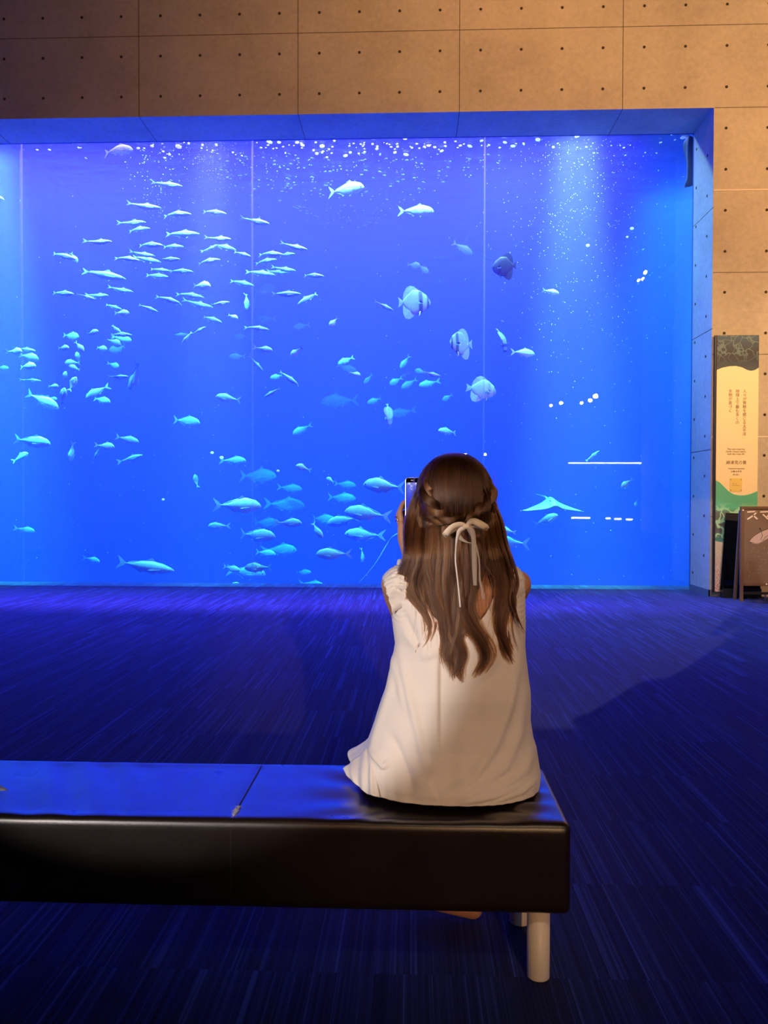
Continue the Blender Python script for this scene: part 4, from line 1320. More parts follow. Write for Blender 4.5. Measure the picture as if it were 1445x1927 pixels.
for (x, y, r_, lab) in [(399, 852, 3, 'white bubble left above the dim fish with pale snout, upper of two'), (417, 861, 3.4, 'white bubble touching the tail of the dim fish with pale snout'),
                        (307, 940, 2.6, 'pale speck left of the lower shoal, alone'), (523, 886, 2.6, 'white dot at the top of the upright pale streak'),
                        (1106, 462, 3, 'white bubble in the right light shaft, alone'), (1189, 430, 3.2, 'white bubble right of the right light shaft'),
                        (1180, 446, 2, 'small white bubble close below a larger one, right of the light shaft')]:
    bm = bmesh.new()
    bmesh.ops.create_uvsphere(bm, u_segments=12, v_segments=8, radius=r_ * 11.2 / F_PX)
    bmesh.ops.scale(bm, vec=(1.15, 1, .8), verts=bm.verts)
    o = obj('bubble', bm, M['bubble'], smooth=True); o.location = at(x, y, Y=11.15)
    tag(o, lab, 'bubble', 'larger bubbles in the water')


# wavy underside of the water surface
def mat_surface():
    m, nt = new_mat('water_surface'); b = NB(nt)
    g = b.n('ShaderNodeNewGeometry').outputs['Position']
    mp = b.n('ShaderNodeMapping', ins={'Vector': g, 'Scale': (0.8, 1.6, 1.0)}).outputs[0]
    n1 = b.n('ShaderNodeTexNoise', ins={'Vector': mp, 'Scale': 2.6, 'Detail': 5.0, 'Roughness': 0.55}).outputs[0]
    bp = b.n('ShaderNodeBump', ins={'Height': n1, 'Strength': 0.9, 'Distance': 0.25}).outputs[0]
    t = b.n('ShaderNodeBsdfTransparent', ins={0: (1, 1, 1, 1)})
    gl = b.n('ShaderNodeBsdfGlossy', ins={0: (0.8, 0.9, 1, 1), 'Roughness': 0.08, 'Normal': bp})
    fc = b.n('ShaderNodeLayerWeight', ins={'Blend': 0.5}).outputs['Facing']
    lw = b.math('ADD', b.math('POWER', fc, 3.0), 0.02)
    mx = b.n('ShaderNodeMixShader', ins={0: lw, 1: t.outputs[0], 2: gl.outputs[0]})
    b.n('ShaderNodeOutputMaterial', ins={0: mx.outputs[0]})
    return m


bm = bmesh.new()
vs = [bm.verts.new(p) for p in ((XL - .98, D2 + PW + .002, ZW - .004), (XR + 1.28, D2 + PW + .002, ZW - .004), (XR + 1.28, TANK_BACK - .02, ZW - .004), (XL - .98, TANK_BACK - .02, ZW - .004))]
bm.faces.new(vs)
obj('water_surface', bm, mat_surface(), kind='structure')

# dark rocky outcrop curling in at the top right corner of the window
bm = bmesh.new()
rp = [(1300, 258, .10), (1302, 275, .12), (1303, 295, .10), (1307, 320, .11), (1303, 342, .07), (1290, 352, .03)]
prev = None
pp_ = [(at(x, y, Y=11.05), r) for x, y, r in rp]
for i, (c_, r_) in enumerate(pp_):
    ring = [bm.verts.new(c_ + Vector((r_ * math.cos(t) * (1 + .25 * math.sin(3 * t + i)), r_ * .8 * math.sin(t), .03 * math.sin(2 * t)))) for t in [2 * math.pi * j / 18 for j in range(18)]]
    if prev:
        for j in range(18): bm.faces.new((prev[j], prev[(j + 1) % 18], ring[(j + 1) % 18], ring[j]))
    else: bm.faces.new(ring)
    prev = ring
bm.faces.new(list(reversed(prev)))
bmesh.ops.recalc_face_normals(bm, faces=bm.faces)
o = obj('rock_outcrop', bm, principled('dark_wet_rock', (0.03, 0.05, 0.07), 0.6)[0], smooth=True)
mod(o, 'SUBSURF', levels=2, render_levels=2)
tag(o, 'dark curved rock at the top right corner of the tank window', 'rock')
# ------------------------------------------------------------------ the seated person
M['skin'] = principled('tanned_skin', (0.55, 0.28, 0.16), 0.5, Subsurface_Weight=0.08, Subsurface_Scale=0.02)[0]


def mat_cotton():
    m, b, p = principled('white_cotton', (0.80, 0.76, 0.72), 0.85, spec=0.2)
    tc = b.n('ShaderNodeTexCoord').outputs['Object']
    n = b.n('ShaderNodeTexNoise', ins={'Vector': tc, 'Scale': 9.0, 'Detail': 5.0}).outputs[0]
    w1 = b.n('ShaderNodeTexWave', wave_type='BANDS', bands_direction='X', ins={'Vector': tc, 'Scale': 420.0}).outputs[1]
    w2 = b.n('ShaderNodeTexWave', wave_type='BANDS', bands_direction='Z', ins={'Vector': tc, 'Scale': 420.0}).outputs[1]
    h = b.math('ADD', b.math('MULTIPLY', n, 6.0), b.math('ADD', w1, w2))
    bp = b.n('ShaderNodeBump', ins={'Height': h, 'Strength': 0.22, 'Distance': 0.002})
    b.nt.links.new(bp.outputs[0], p.inputs['Normal'])
    p.inputs['Sheen Weight'].default_value = 0.15
    return m


M['cotton'] = mat_cotton()
CX = 0.118                                    # body midline


def rings_to(bm, rings):
    k = len(rings[0]); vr = [[bm.verts.new(p) for p in r] for r in rings]
    for a, b_ in zip(vr, vr[1:]):
        for j in range(k): bm.faces.new((a[j], a[(j + 1) % k], b_[(j + 1) % k], b_[j]))
    bm.faces.new(list(reversed(vr[0]))); bm.faces.new(vr[-1])


def limb(bm, pts, k=16, sub=5):
    """closed tapering limb through (point, radius) pairs, rounded ends"""
    P = [Vector(p) for p, r in pts]; Rr = [r for p, r in pts]
    dense = []
    for i in range(len(P) - 1):
        a = [P[max(0, i - 1)], P[i], P[i + 1], P[min(len(P) - 1, i + 2)]]
        for s in range(sub):
            t = s / sub
            q = 0.5 * ((2 * a[1]) + (-a[0] + a[2]) * t + (2 * a[0] - 5 * a[1] + 4 * a[2] - a[3]) * t * t + (-a[0] + 3 * a[1] - 3 * a[2] + a[3]) * t ** 3)
            dense.append((q, Rr[i] + (Rr[i + 1] - Rr[i]) * t))
    dense.append((P[-1], Rr[-1]))
    d0 = (dense[1][0] - dense[0][0]).normalized(); d1 = (dense[-1][0] - dense[-2][0]).normalized()
    full = [(dense[0][0] - d0 * dense[0][1] * c, dense[0][1] * math.sqrt(max(0, 1 - c * c))) for c in (.98, .8, .5)] + dense + \
           [(dense[-1][0] + d1 * dense[-1][1] * c, dense[-1][1] * math.sqrt(max(0, 1 - c * c))) for c in (.5, .8, .98)]
    rings = []
    for i, (q, r) in enumerate(full):
        d = (full[min(i + 1, len(full) - 1)][0] - full[max(0, i - 1)][0]).normalized()
        Q = d.to_track_quat('Z', 'Y')
        rings.append([q + Q @ Vector((r * math.cos(t), r * math.sin(t), 0)) for t in [2 * math.pi * j / k for j in range(k)]])
    rings_to(bm, rings)


def ball(bm, c, r, s=(1, 1, 1), rot=None):
    m4 = Matrix.Translation(c) @ (rot or Matrix.Identity(4)) @ Matrix.Diagonal((s[0], s[1], s[2], 1))
    bmesh.ops.create_uvsphere(bm, u_segments=24, v_segments=16, radius=r, matrix=m4)


# torso section table: z, half width, back depth, front depth, mid y
TORSO = [(.45, .165, .115, .15, 2.215), (.52, .170, .125, .15, 2.215), (.60, .150, .112, .12, 2.21), (.70, .128, .098, .105, 2.205), (.80, .135, .098, .112, 2.20),
         (.88, .150, .100, .125, 2.20), (.95, .165, .098, .112, 2.20), (1.00, .178, .088, .088, 2.20), (1.03, .165, .072, .068, 2.20), (1.05, .125, .058, .055, 2.20), (1.065, .07, .05, .05, 2.195)]


def sect(tab, z):
    if z <= tab[0][0]: return tab[0][1:]
    for a, b_ in zip(tab, tab[1:]):
        if z <= b_[0]:
            t = (z - a[0]) / (b_[0] - a[0])
            return tuple(x + (y - x) * t for x, y in zip(a[1:], b_[1:]))
    return tab[-1][1:]


# image-measured joints
Ph = 2.55                                                       # plane of the phone
W_L = at(769, 1046, Y=2.50)
SH_L, SH_R = Vector((-.047, 2.252, 1.000)), Vector((.306, 2.252, .998))
EL_L, EL_R = Vector((-.024, 2.44, .862)), Vector((.270, 2.43, .850))
W_R = Vector((.105, 2.60, 1.085))


def finger(bm, pts, r0, r1):
    n = len(pts)
    limb(bm, [(p, r0 + (r1 - r0) * i / (n - 1)) for i, p in enumerate(pts)], 12, 4)


def build_body():
    e = empty('person', (CX, 2.2, 0.43))
    tag(e, 'person in a white sleeveless dress with long brown hair, sitting and filming with a phone', 'person')
    off = -Vector(e.location)
    bm = bmesh.new()
    rings = []
    for i in range(45):
        z = .45 + (1.065 - .45) * i / 44
        a, bb, bf, my = sect(TORSO, z)
        ring = []
        for j in range(40):
            t = 2 * math.pi * j / 40
            x = a * math.cos(t); y = (bf if math.sin(t) > 0 else bb) * math.sin(t)
            if math.sin(t) < 0: y += .012 * math.exp(-(x / .02) ** 2) * (1 if z < 1.0 else .3)          # spine groove
            ring.append(Vector((CX + x, my + y, z)))
        rings.append(ring)
    rings_to(bm, rings)
    # neck and head
    limb(bm, [((CX + .003, 2.195, 1.03), .060), ((CX + .004, 2.20, 1.09), .052), ((CX + .004, 2.212, 1.15), .052)], 20)
    Hc = Vector((CX + .004, 2.205, 1.262))
    ball(bm, Hc, 1, (.076, .094, .092))
    ball(bm, Hc + Vector((0, .03, -.045)), 1, (.060, .066, .070))
    ball(bm, Hc + Vector((0, .062, -.092)), .024, (1.2, 1, .8))                # chin
    limb(bm, [(Hc + Vector((0, .090, .005)), .008), (Hc + Vector((0, .103, -.022)), .012), (Hc + Vector((0, .094, -.034)), .010)], 12)   # nose
    ball(bm, Hc + Vector((0, .088, -.058)), .014, (1.6, .7, .45)); ball(bm, Hc + Vector((0, .087, -.067)), .013, (1.5, .7, .5))  # lips
    for s in (1, -1):
        ball(bm, Hc + Vector((s * .078, .0, -.02)), .022, (.35, .8, 1.2))      # ear
        ball(bm, Hc + Vector((s * .04, .075, -.035)), .024, (1, .7, .9))       # cheek
    # arms
    for S, E_, W in ((SH_L, EL_L, W_L), (SH_R, EL_R, W_R)):
        limb(bm, [(S + Vector((0, -.005, .004)), .043), (S + (E_ - S) * .3, .043), (S + (E_ - S) * .65, .037), (E_, .032), (E_ + (W - E_) * .3, .033), (E_ + (W - E_) * .7, .026), (W, .0215)], 20)
    # left hand: palm upright, back of the hand to the left, fingers round the phone's left edge
    def q(px, py, Y): return at(px, py, Y=Y)
    w = W_L
    kn = [q(755, 979, 2.535), q(752, 983, 2.556), q(754, 991, 2.577), q(758, 1000, 2.596)]      # knuckles index .. little
    limb(bm, [(w, .021), (q(760, 1014, 2.525), .020), (q(756, 992, 2.537), .0145)], 14)
    limb(bm, [(w + Vector((0, .012, 0)), .020), (q(759, 1014, 2.555), .020), (q(756, 1000, 2.580), .0135)], 14)
    limb(bm, [(w, .019), (q(763, 1014, 2.54), .021), (kn[1] + Vector((.006, 0, -.010)), .014)], 14)
    ball(bm, q(757, 990, 2.556), .0165, (.75, 1.7, 1.25))
    fing = [[kn[0], q(753, 962, 2.545), q(760, 946, 2.567), q(772, 941, 2.574)],
            [kn[1], q(750, 967, 2.562), q(758, 954, 2.579), q(771, 950, 2.583)],
            [kn[2], q(753, 976, 2.586), q(761, 964, 2.594), q(773, 961, 2.591)],
            [kn[3], q(755, 987, 2.603), q(762, 976, 2.603), q(773, 973, 2.597)]]
    for f_, r0 in zip(fing, (.0098, .0100, .0094, .0082)): finger(bm, f_, r0, r0 * .78)
    finger(bm, [q(766, 1022, 2.52), q(774, 1000, 2.515), q(781, 984, 2.525), q(786, 972, 2.533)], .0125, .0088)      # thumb along the screen side
    # right hand under and behind the phone
    w = W_R
    limb(bm, [(w, .021), (w + Vector((-.015, -.005, .045)), .022), (w + Vector((-.022, -.008, .07)), .018)], 14)
    limb(bm, [(w, .020), (w + Vector((.004, .010, .045)), .020), (w + Vector((.0, .012, .068)), .017)], 14)
    rk = [w + Vector((-.032, -.012, .085)), w + Vector((-.018, -.002, .092)), w + Vector((-.004, .008, .090)), w + Vector((.008, .016, .082))]
    for i, k_ in enumerate(rk):
        L = (.026, .030, .028, .022)[i]
        finger(bm, [k_ - Vector((0, 0, .02)), k_ + Vector((-.010, -.006, L)), k_ + Vector((-.026, -.012, L * 1.7)), k_ + Vector((-.040, -.018, L * 1.8))], .0098, .0078)
    finger(bm, [w + Vector((-.02, -.012, .03)), w + Vector((-.042, -.030, .055)), w + Vector((-.050, -.042, .085))], .0125, .009)
    # legs: thighs forward, shins folded back under the bench, feet on the carpet
    for hip, knee, ank in ((Vector((.035, 2.24, .51)), Vector((.030, 2.60, .515)), Vector((.150, 2.40, .105))),
                           (Vector((.200, 2.24, .51)), Vector((.215, 2.61, .515)), Vector((.275, 2.46, .105)))):
        limb(bm, [(hip, .078), (hip + (knee - hip) * .5, .068), (knee, .052), (knee + (ank - knee) * .35 + Vector((0, -.012, 0)), .050), (knee + (ank - knee) * .75, .034), (ank, .028)], 20)
    # foot lying with heel to the right, toes pointing left
    hl = Vector((.184, 2.272, .033)); ds = Vector((-.93, .10, .10)).normalized()
    limb(bm, [(Vector((.150, 2.40, .105)), .028), (Vector((.168, 2.33, .06)), .028), (hl, .027)], 16)
    limb(bm, [(hl, .030), (hl + ds * .06, .027), (hl + ds * .12, .024), (hl + ds * .165, .021)], 16)
    limb(bm, [(hl + Vector((0, .012, .008)), .027), (hl + ds * .10 + Vector((0, .03, .004)), .022), (hl + ds * .165 + Vector((0, .035, 0)), .018)], 16)
    for i in range(5):
        b0 = hl + ds * .165 + Vector((0, -.012 + .012 * i, .002)); finger(bm, [b0, b0 + ds * (.030 - .003 * i), b0 + ds * (.045 - .005 * i) + Vector((0, 0, -.004))], .0095 - .0008 * i, .0075 - .0006 * i)
    # other foot pointing forward
    h2 = Vector((.272, 2.435, .048))
    limb(bm, [(Vector((.275, 2.46, .105)), .028), (h2, .028)], 16)
    limb(bm, [(h2, .028), (h2 + Vector((.005, .07, .0)), .026), (h2 + Vector((.008, .135, -.012)), .022), (h2 + Vector((.008, .17, -.016)), .02)], 16)
    for i in range(5):
        b0 = h2 + Vector((-.012 + .011 * i, .17, -.020)); finger(bm, [b0, b0 + Vector((0, .028 - .003 * i, 0)), b0 + Vector((0, .042 - .004 * i, -.003))], .0095 - .0008 * i, .0075 - .0006 * i)
    bmesh.ops.translate(bm, vec=off, verts=bm.verts)
    body = obj('body', bm, M['skin'], e, smooth=True)
    mod(body, 'REMESH', mode='VOXEL', voxel_size=.0034, use_smooth_shade=True)
    mod(body, 'SMOOTH', factor=.5, iterations=4)
    # eyes
    for s in (1, -1):
        bm = bmesh.new(); ball(bm, Hc + Vector((s * .031, .078, -.004)) + off, .0125)
        eo = obj('eye', bm, principled('eye_white', (.8, .8, .78), .2)[0], e, smooth=True)
        bm = bmesh.new(); ball(bm, Hc + Vector((s * .031, .0865, -.004)) + off, .0055); obj('iris', bm, principled('dark_iris', (.03, .015, .008), .15)[0], eo, smooth=True)
    # rings on the finger
    gold = principled('rose_gold', (0.95, 0.62, 0.42), 0.2, 1.0)[0]
    for c, d in ((q(749, 974, 2.552), (.15, .25, 1)), (q(750, 979.5, 2.551), (-.1, .25, 1))):
        bm = bmesh.new(); ax = Vector(d).normalized(); Q = ax.to_track_quat('Z', 'Y')
        R1, r1 = .0118, .0011
        vr = [[bm.verts.new(c + off + Q @ Vector(((R1 + r1 * math.cos(b2)) * math.cos(a2), (R1 + r1 * math.cos(b2)) * math.sin(a2), r1 * math.sin(b2)))) for b2 in [2 * math.pi * j / 8 for j in range(8)]] for a2 in [2 * math.pi * i / 28 for i in range(28)]]
        for i in range(28):
            for j in range(8): bm.faces.new((vr[i][j], vr[(i + 1) % 28][j], vr[(i + 1) % 28][(j + 1) % 8], vr[i][(j + 1) % 8]))
        ball(bm, c + off + Vector((-.004, -.0125, 0)), .0022)
        obj('ring', bm, gold, e, smooth=True)
    # sandal strap, silver, on the far foot
    bm = bmesh.new()
    limb(bm, [(h2 + Vector((.006, -.03, -.036)), .009), (h2 + Vector((.006, .08, -.036)), .010), (h2 + Vector((.006, .20, -.038)), .009)], 12)
    for v in bm.verts: v.co.x = (v.co.x - h2.x - .006) * 3.6 + h2.x + .006
    bmesh.ops.translate(bm, vec=off, verts=bm.verts)
    sd = obj('sandal', bm, principled('silver_sandal', (.55, .5, .52), .35, .6)[0], e, smooth=True)
    bm = bmesh.new()
    limb(bm, [(h2 + Vector((-.036, .0, -.03)), .005), (h2 + Vector((-.033, -.025, .0)), .005), (h2 + Vector((.0, -.034, .012)), .005), (h2 + Vector((.033, -.025, .0)), .005), (h2 + Vector((.036, .0, -.03)), .005)], 10)
    bmesh.ops.translate(bm, vec=off, verts=bm.verts)
    obj('strap', bm, principled('glitter_strap', (.75, .68, .7), .3, .5)[0], sd, smooth=True)
    return e, off


PERSON, POFF = build_body()


# ------------------------------------------------------------------ the dress
def px_of(p):
    d = Vector(p) - Vector((0, 0, CAM_H))
    z = d.dot(fwd)
    return 722.5 + F_PX * d.dot(RIGHT) / z, 963.5 - F_PX * d.dot(UP) / z


SIL = [(1062, 730, 980), (1075, 727, 983), (1100, 731, 984), (1130, 737, 984), (1150, 740, 984), (1180, 742, 984), (1215, 746, 983), (1240, 745, 984), (1270, 738, 987), (1300, 729, 990),
       (1330, 720, 992), (1360, 712, 993), (1400, 702, 1001), (1440, 690, 1011), (1465, 684, 1015), (1490, 688, 1011), (1510, 700, 1000)]


def sil(py):
    if py <= SIL[0][0]: return SIL[0][1:]
    for a, b_ in zip(SIL, SIL[1:]):
        if py <= b_[0]:
            t = (py - a[0]) / (b_[0] - a[0]); return a[1] + (b_[1] - a[1]) * t, a[2] + (b_[2] - a[2]) * t
    return SIL[-1][1:]


FOLDS = [  # polyline in the back view, width px, height m, kind
    ([(823, 1215), (822, 1300), (822, 1390), (826, 1430)], 9, .010, 'step'),
    ([(826, 1430), (805, 1475), (822, 1505)], 9, .007, 'step'),
    ([(972, 1240), (955, 1330), (930, 1400), (890, 1462), (835, 1500)], 10, .011, 'ridge'),
    ([(985, 1300), (975, 1380), (950, 1440), (900, 1485), (850, 1508)], 9, .008, 'ridge'),
    ([(1004, 1400), (985, 1450), (950, 1475), (905, 1497)], 8, .006, 'ridge'),
    ([(752, 1220), (772, 1310), (790, 1380), (800, 1440)], 8, .008, 'ridge'),
    ([(745, 1235), (735, 1300), (712, 1370), (700, 1410)], 7, .008, 'ridge'),
    ([(735, 1380), (752, 1420), (768, 1460), (775, 1490)], 10, -.010, 'ridge'),
    ([(765, 1190), (800, 1235), (822, 1225)], 8, .007, 'ridge'),
    ([(760, 1150), (780, 1200), (800, 1240)], 7, -.006, 'ridge'),
    ([(700, 1410), (725, 1440), (732, 1434)], 6, .012, 'ridge'),
    ([(735, 1210), (748, 1260), (760, 1330)], 6, .005, 'ridge'),
    ([(960, 1200), (940, 1260), (900, 1300)], 12, -.006, 'ridge'),
    ([(975, 1480), (930, 1498), (870, 1510)], 5, .006, 'ridge'),
    ([(1008, 1465), (980, 1490), (930, 1508)], 4, .005, 'ridge'),
    ([(690, 1470), (720, 1500), (790, 1517)], 5, .006, 'ridge'),
    ([(900, 1180), (905, 1290), (895, 1400)], 16, -.005, 'ridge'),
    ([(860, 1320), (850, 1420), (845, 1490)], 12, -.004, 'ridge'),
    ([(845, 1180), (840, 1240)], 7, .004, 'ridge'),
    ([(790, 1170), (797, 1230)], 5, .003, 'ridge'),
    ([(940, 1170), (930, 1215)], 5, .003, 'ridge'),
]


def fold_disp(px, py):
    s = 0.0
    for pts, w_, h_, kd in FOLDS:
        best = 1e9; side = 1; tt = 0
        n = len(pts) - 1
        for i, ((ax, ay), (bx, by)) in enumerate(zip(pts, pts[1:])):
            dx, dy = bx - ax, by - ay; L2 = dx * dx + dy * dy
            t_ = ((px - ax) * dx + (py - ay) * dy) / L2; t = max(0, min(1, t_))
            qx, qy = ax + dx * t, ay + dy * t
            d = math.hypot(px - qx, py - qy)
            if d < best: best = d; side = 1 if (px - qx) * dy - (py - qy) * dx > 0 else -1; tt = (i + t) / n
        if best > 4.5 * w_: continue
        taper = min(1, (tt + .08) * 4, (1.08 - tt) * 4)
        if kd == 'ridge': s += h_ * math.exp(-(best / w_) ** 2) * taper
        else:   # sharp edge: high on the left side, dropping quickly on the right
            sd = best * side
            s += h_ * taper * (math.exp(-(sd / (w_ * 2.2)) ** 2) if side < 0 else math.exp(-(sd / (w_ * .45)) ** 2))
    return s


def build_dress():
    NT, NZ = 420, 230
    bm = bmesh.new(); grid = []
    zb, zt = .436, 1.062
    for i in range(NZ + 1):
        f_ = i / NZ
        z = zb + (zt - zb) * f_
        py = px_of((CX, 2.15, z))[1]
        # silhouette half widths from the measured outline, at the body's side plane
        lpx, rpx = sil(py)
        xl = at(lpx, py, Y=2.22).x; xr = at(rpx, py, Y=2.22).x
        cx = (xl + xr) / 2; a = (xr - xl) / 2
        zz = [(.436, .205), (.46, .200), (.50, .175), (.56, .150), (.65, .132), (.75, .122), (.85, .118), (.93, .112), (.98, .104), (1.01, .092), (1.035, .070), (1.05, .05), (1.062, .03)]
        bb = interp_lin(zz, z)
        ff = interp_lin([(.436, .42), (.54, .42), (.575, .38), (.60, .26), (.64, .17), (.72, .135), (.85, .14), (.95, .125), (1.0, .10), (1.035, .075), (1.05, .055), (1.062, .03)], z)
        my = 2.235 if z < .5 else 2.235 - .035 * min(1, (z - .5) / .2)
        if z > 1.015:                                   # shoulders close in over the top
            k = (z - 1.015) / (zt - 1.015); sh = math.sqrt(max(0.0, 1 - (k * .98) ** 2))
            a *= .55 + .45 * sh
        row = []
        for j in range(NT):
            t = 2 * math.pi * j / NT
            c_, s_ = math.cos(t), math.sin(t)
            ex = .82 if s_ < 0 else .9
            x = cx + a * (abs(c_) ** ex) * (1 if c_ > 0 else -1)
            y = my + (ff if s_ > 0 else bb) * (abs(s_) ** ex) * (1 if s_ > 0 else -1)
            # corner of the skirt spread out on the bench to the left
            fl = math.exp(-((t - (math.pi - .42)) / .30) ** 2) * math.exp(-max(0, z - .445) / .030)
            x -= .080 * fl; 
            v = Vector((x, y, z))
            if s_ < .35:
                px, py2 = px_of(v)
                d = fold_disp(px, py2)
                nrm = Vector((c_ * .8, s_, 0)).normalized()
                v += nrm * d
                # fine gathers
                hem = math.exp(-(z - zb) / .05)
                v += nrm * (.0010 * hem * math.sin(t * 40 + 3 * math.sin(t * 5) + z * 30) + .0035 * noise.noise(Vector((x * 13, y * 13, z * 6))))
            if z > .90 and abs(c_) > .75:               # gathered armhole edges
                v += Vector((c_, s_, 0)) * .0007 * math.sin(z * 420 + 2.2 * math.sin(t * 9))
            if z < .53 and s_ > .3:
                v += Vector((0, .004 * math.sin(x * 60), .004 * math.sin(y * 50)))
            row.append(v)
        grid.append(row)
    vg = [[bm.verts.new(v + POFF) for v in row] for row in grid]
    def keep(i, j):
        v = (grid[i][j] + grid[min(i + 1, NZ)][(j + 1) % NT]) / 2
        t = 2 * math.pi * (j + .5) / NT; s_, c_ = math.sin(t), math.cos(t)
        x = abs(v.x - CX - .010); z = v.z
        if z < .90: return True
        # back neckline: a wide U; front a little higher
        if s_ < 0:
            if x < .118 and z > .905 + .150 * (x / .118) ** 3.2: return False
        elif x < .095 and z > .965 + .09 * (x / .095) ** 3: return False
        # armholes
        if z < 1.045 and s_ > -.20 and s_ < .62 and abs(c_) > .70 and z > .915: return False
        if z > 1.055: return False
        return True
    for i in range(NZ):
        for j in range(NT):
            if keep(i, j):
                bm.faces.new((vg[i][j], vg[i][(j + 1) % NT], vg[i + 1][(j + 1) % NT], vg[i + 1][j]))
    bmesh.ops.delete(bm, geom=[v for v in bm.verts if not v.link_faces], context='VERTS')
    for _ in range(6):     # even out the cut edges
        be = [v for v in bm.verts if v.is_boundary and v.co.z + 0.43 > .9]
        new = {}
        for v in be:
            nb = [e_.other_vert(v) for e_ in v.link_edges if e_.is_boundary]
            if len(nb) == 2: new[v] = v.co * .4 + (nb[0].co + nb[1].co) * .3
        for v, c in new.items(): v.co = c
    d = obj('dress', bm, M['cotton'], PERSON, smooth=True)
    mod(d, 'SOLIDIFY', thickness=.0035, offset=1.0)
    # ruffled shoulder straps: puffed, gathered bands over each shoulder
    for s, X0, X1 in ((-1, 724, 768), (1, 957, 983)):
        bm = bmesh.new(); n, k = 90, 26; vr = []
        xa, xb = at(X0, 1080, Y=2.16).x, at(X1, 1080, Y=2.16).x
        for i in range(n + 1):
            t = i / n                                   # from the back (0) over the shoulder to the front (1)
            ang = math.pi * t
            y = 2.200 - .104 * math.cos(ang); z = .950 + .098 * max(0.0, math.sin(ang)) ** .5
            env = max(0.0, math.sin(math.pi * min(1, t * 1.0))) ** .6
            row = []
            for j in range(k + 1):
                u = j / k
                puff = .011 * math.sin(math.pi * u) * env
                ruf = (.0030 * math.sin(i * .9 + 5 * u + 1.5 * math.sin(u * 9 + i * .21)) + .002 * math.sin(i * 2.1 + u * 14)) * (.3 + .7 * env)
                o_ = (u if s > 0 else 1 - u)            # 1 at the outer edge
                x = xa + (xb - xa) * u + s * o_ * .004 * env - s * o_ * .022 * (1 - env)
                zz = z + puff + ruf - .020 * o_ ** 2
                yy = y + (-1 if t < .5 else 1) * (puff + ruf) * abs(math.cos(ang)) + .012 * o_ * abs(math.cos(ang)) * (1 if t < .5 else -1) + (.030 * max(0, .16 - t) / .16 if t < .5 else -.030 * max(0, t - .84) / .16)
                row.append(bm.verts.new(Vector((x + ruf * .7, yy, zz)) + POFF))
            vr.append(row)
        for i in range(n):
            for j in range(k): bm.faces.new((vr[i][j], vr[i + 1][j], vr[i + 1][j + 1], vr[i][j + 1]))
        so = obj('shoulder_ruffle', bm, M['cotton'], d, smooth=True); mod(so, 'SOLIDIFY', thickness=.003)
    bm = bmesh.new()
    bmesh.ops.create_icosphere(bm, subdivisions=4, radius=.0165, matrix=Matrix.Translation(at(757, 1062, Y=2.30) + POFF))
    for v in bm.verts:
        nn = noise.noise(v.co * 130) * .007; v.co += v.normal * nn if v.normal.length else Vector((0, 0, 0))
    obj('front_ruffle', bm, M['cotton'], d, smooth=True)
    # folded-back skirt corner and a bunch of cloth at its left
    bm = bmesh.new(); n, k = 40, 24; vr = []
    A = [at(645, 1446, Z=.452), at(662, 1432, Z=.470), at(690, 1408, Y=2.22), at(702, 1398, Y=2.20)]
    B = [at(652, 1460, Z=.438), at(672, 1478, Z=.438), at(690, 1494, Z=.440), at(712, 1500, Z=.442)]
    for i in range(n + 1):
        t = i / n * (len(A) - 1); a_ = min(int(t), len(A) - 2); f_ = t - a_
        p0 = A[a_].lerp(A[a_ + 1], f_); p1 = B[a_].lerp(B[a_ + 1], f_)
        row = []
        for j in range(k + 1):
            u = j / k
            p = p0.lerp(p1, u)
            p += Vector((-.3, -1, .5)).normalized() * (.012 * math.sin(math.pi * u) * min(1, i / 8) + .0055 * math.sin(i * .55 + u * 2.5) * min(1, i / 10))
            row.append(bm.verts.new(p + POFF))
        vr.append(row)
    for i in range(n):
        for j in range(k): bm.faces.new((vr[i][j], vr[i][j + 1], vr[i + 1][j + 1], vr[i + 1][j]))
    so = obj('skirt_corner', bm, M['cotton'], d, smooth=True); mod(so, 'SOLIDIFY', thickness=.003)
    return d


DRESS = build_dress()


# ------------------------------------------------------------------ hair
def mat_hair(name, col, rough=0.24):
    m, nt = new_mat(name); b = NB(nt)
    inf = b.n('ShaderNodeHairInfo')
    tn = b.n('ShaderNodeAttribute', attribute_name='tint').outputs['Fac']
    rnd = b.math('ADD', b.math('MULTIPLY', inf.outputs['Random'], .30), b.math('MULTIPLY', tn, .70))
    c = b.ramp(rnd, [(0.0, [v * .18 for v in col]), (0.4, [v * .7 for v in col]), (0.7, [min(1, v * 1.7) for v in col]), (1.0, [min(1, v * 3.6) for v in col])])  # random strand tones; the pale end also paints highlight streaks
    h = b.n('ShaderNodeBsdfHairPrincipled', parametrization='COLOR')
    b.nt.links.new(c, h.inputs['Color'])
    h.inputs['Roughness'].default_value = rough
    h.inputs['Radial Roughness'].default_value = 0.45
    h.inputs['Coat'].default_value = 0.0
    b.n('ShaderNodeOutputMaterial', ins={0: h.outputs[0]})
    return m


M['hair'] = mat_hair('brown_hair', (0.10, 0.036, 0.014))
M['hair_base'] = principled('dark_brown_hair_base', (0.022, 0.010, 0.006), 0.7)[0]
HC = Vector((at(855, 930, Y=2.2).x, 2.2, 1.255))
HR = Vector((.108, .114, .124))                 # hair envelope of the skull


def head_back(px, py):
    """Y of the hair envelope's back seen at a pixel"""
    p = at(px, py, Y=2.15)
    e = 1 - ((p.x - HC.x) / HR.x) ** 2 - ((p.z - HC.z) / HR.z) ** 2
    return HC.y - HR.y * math.sqrt(max(0.02, e))


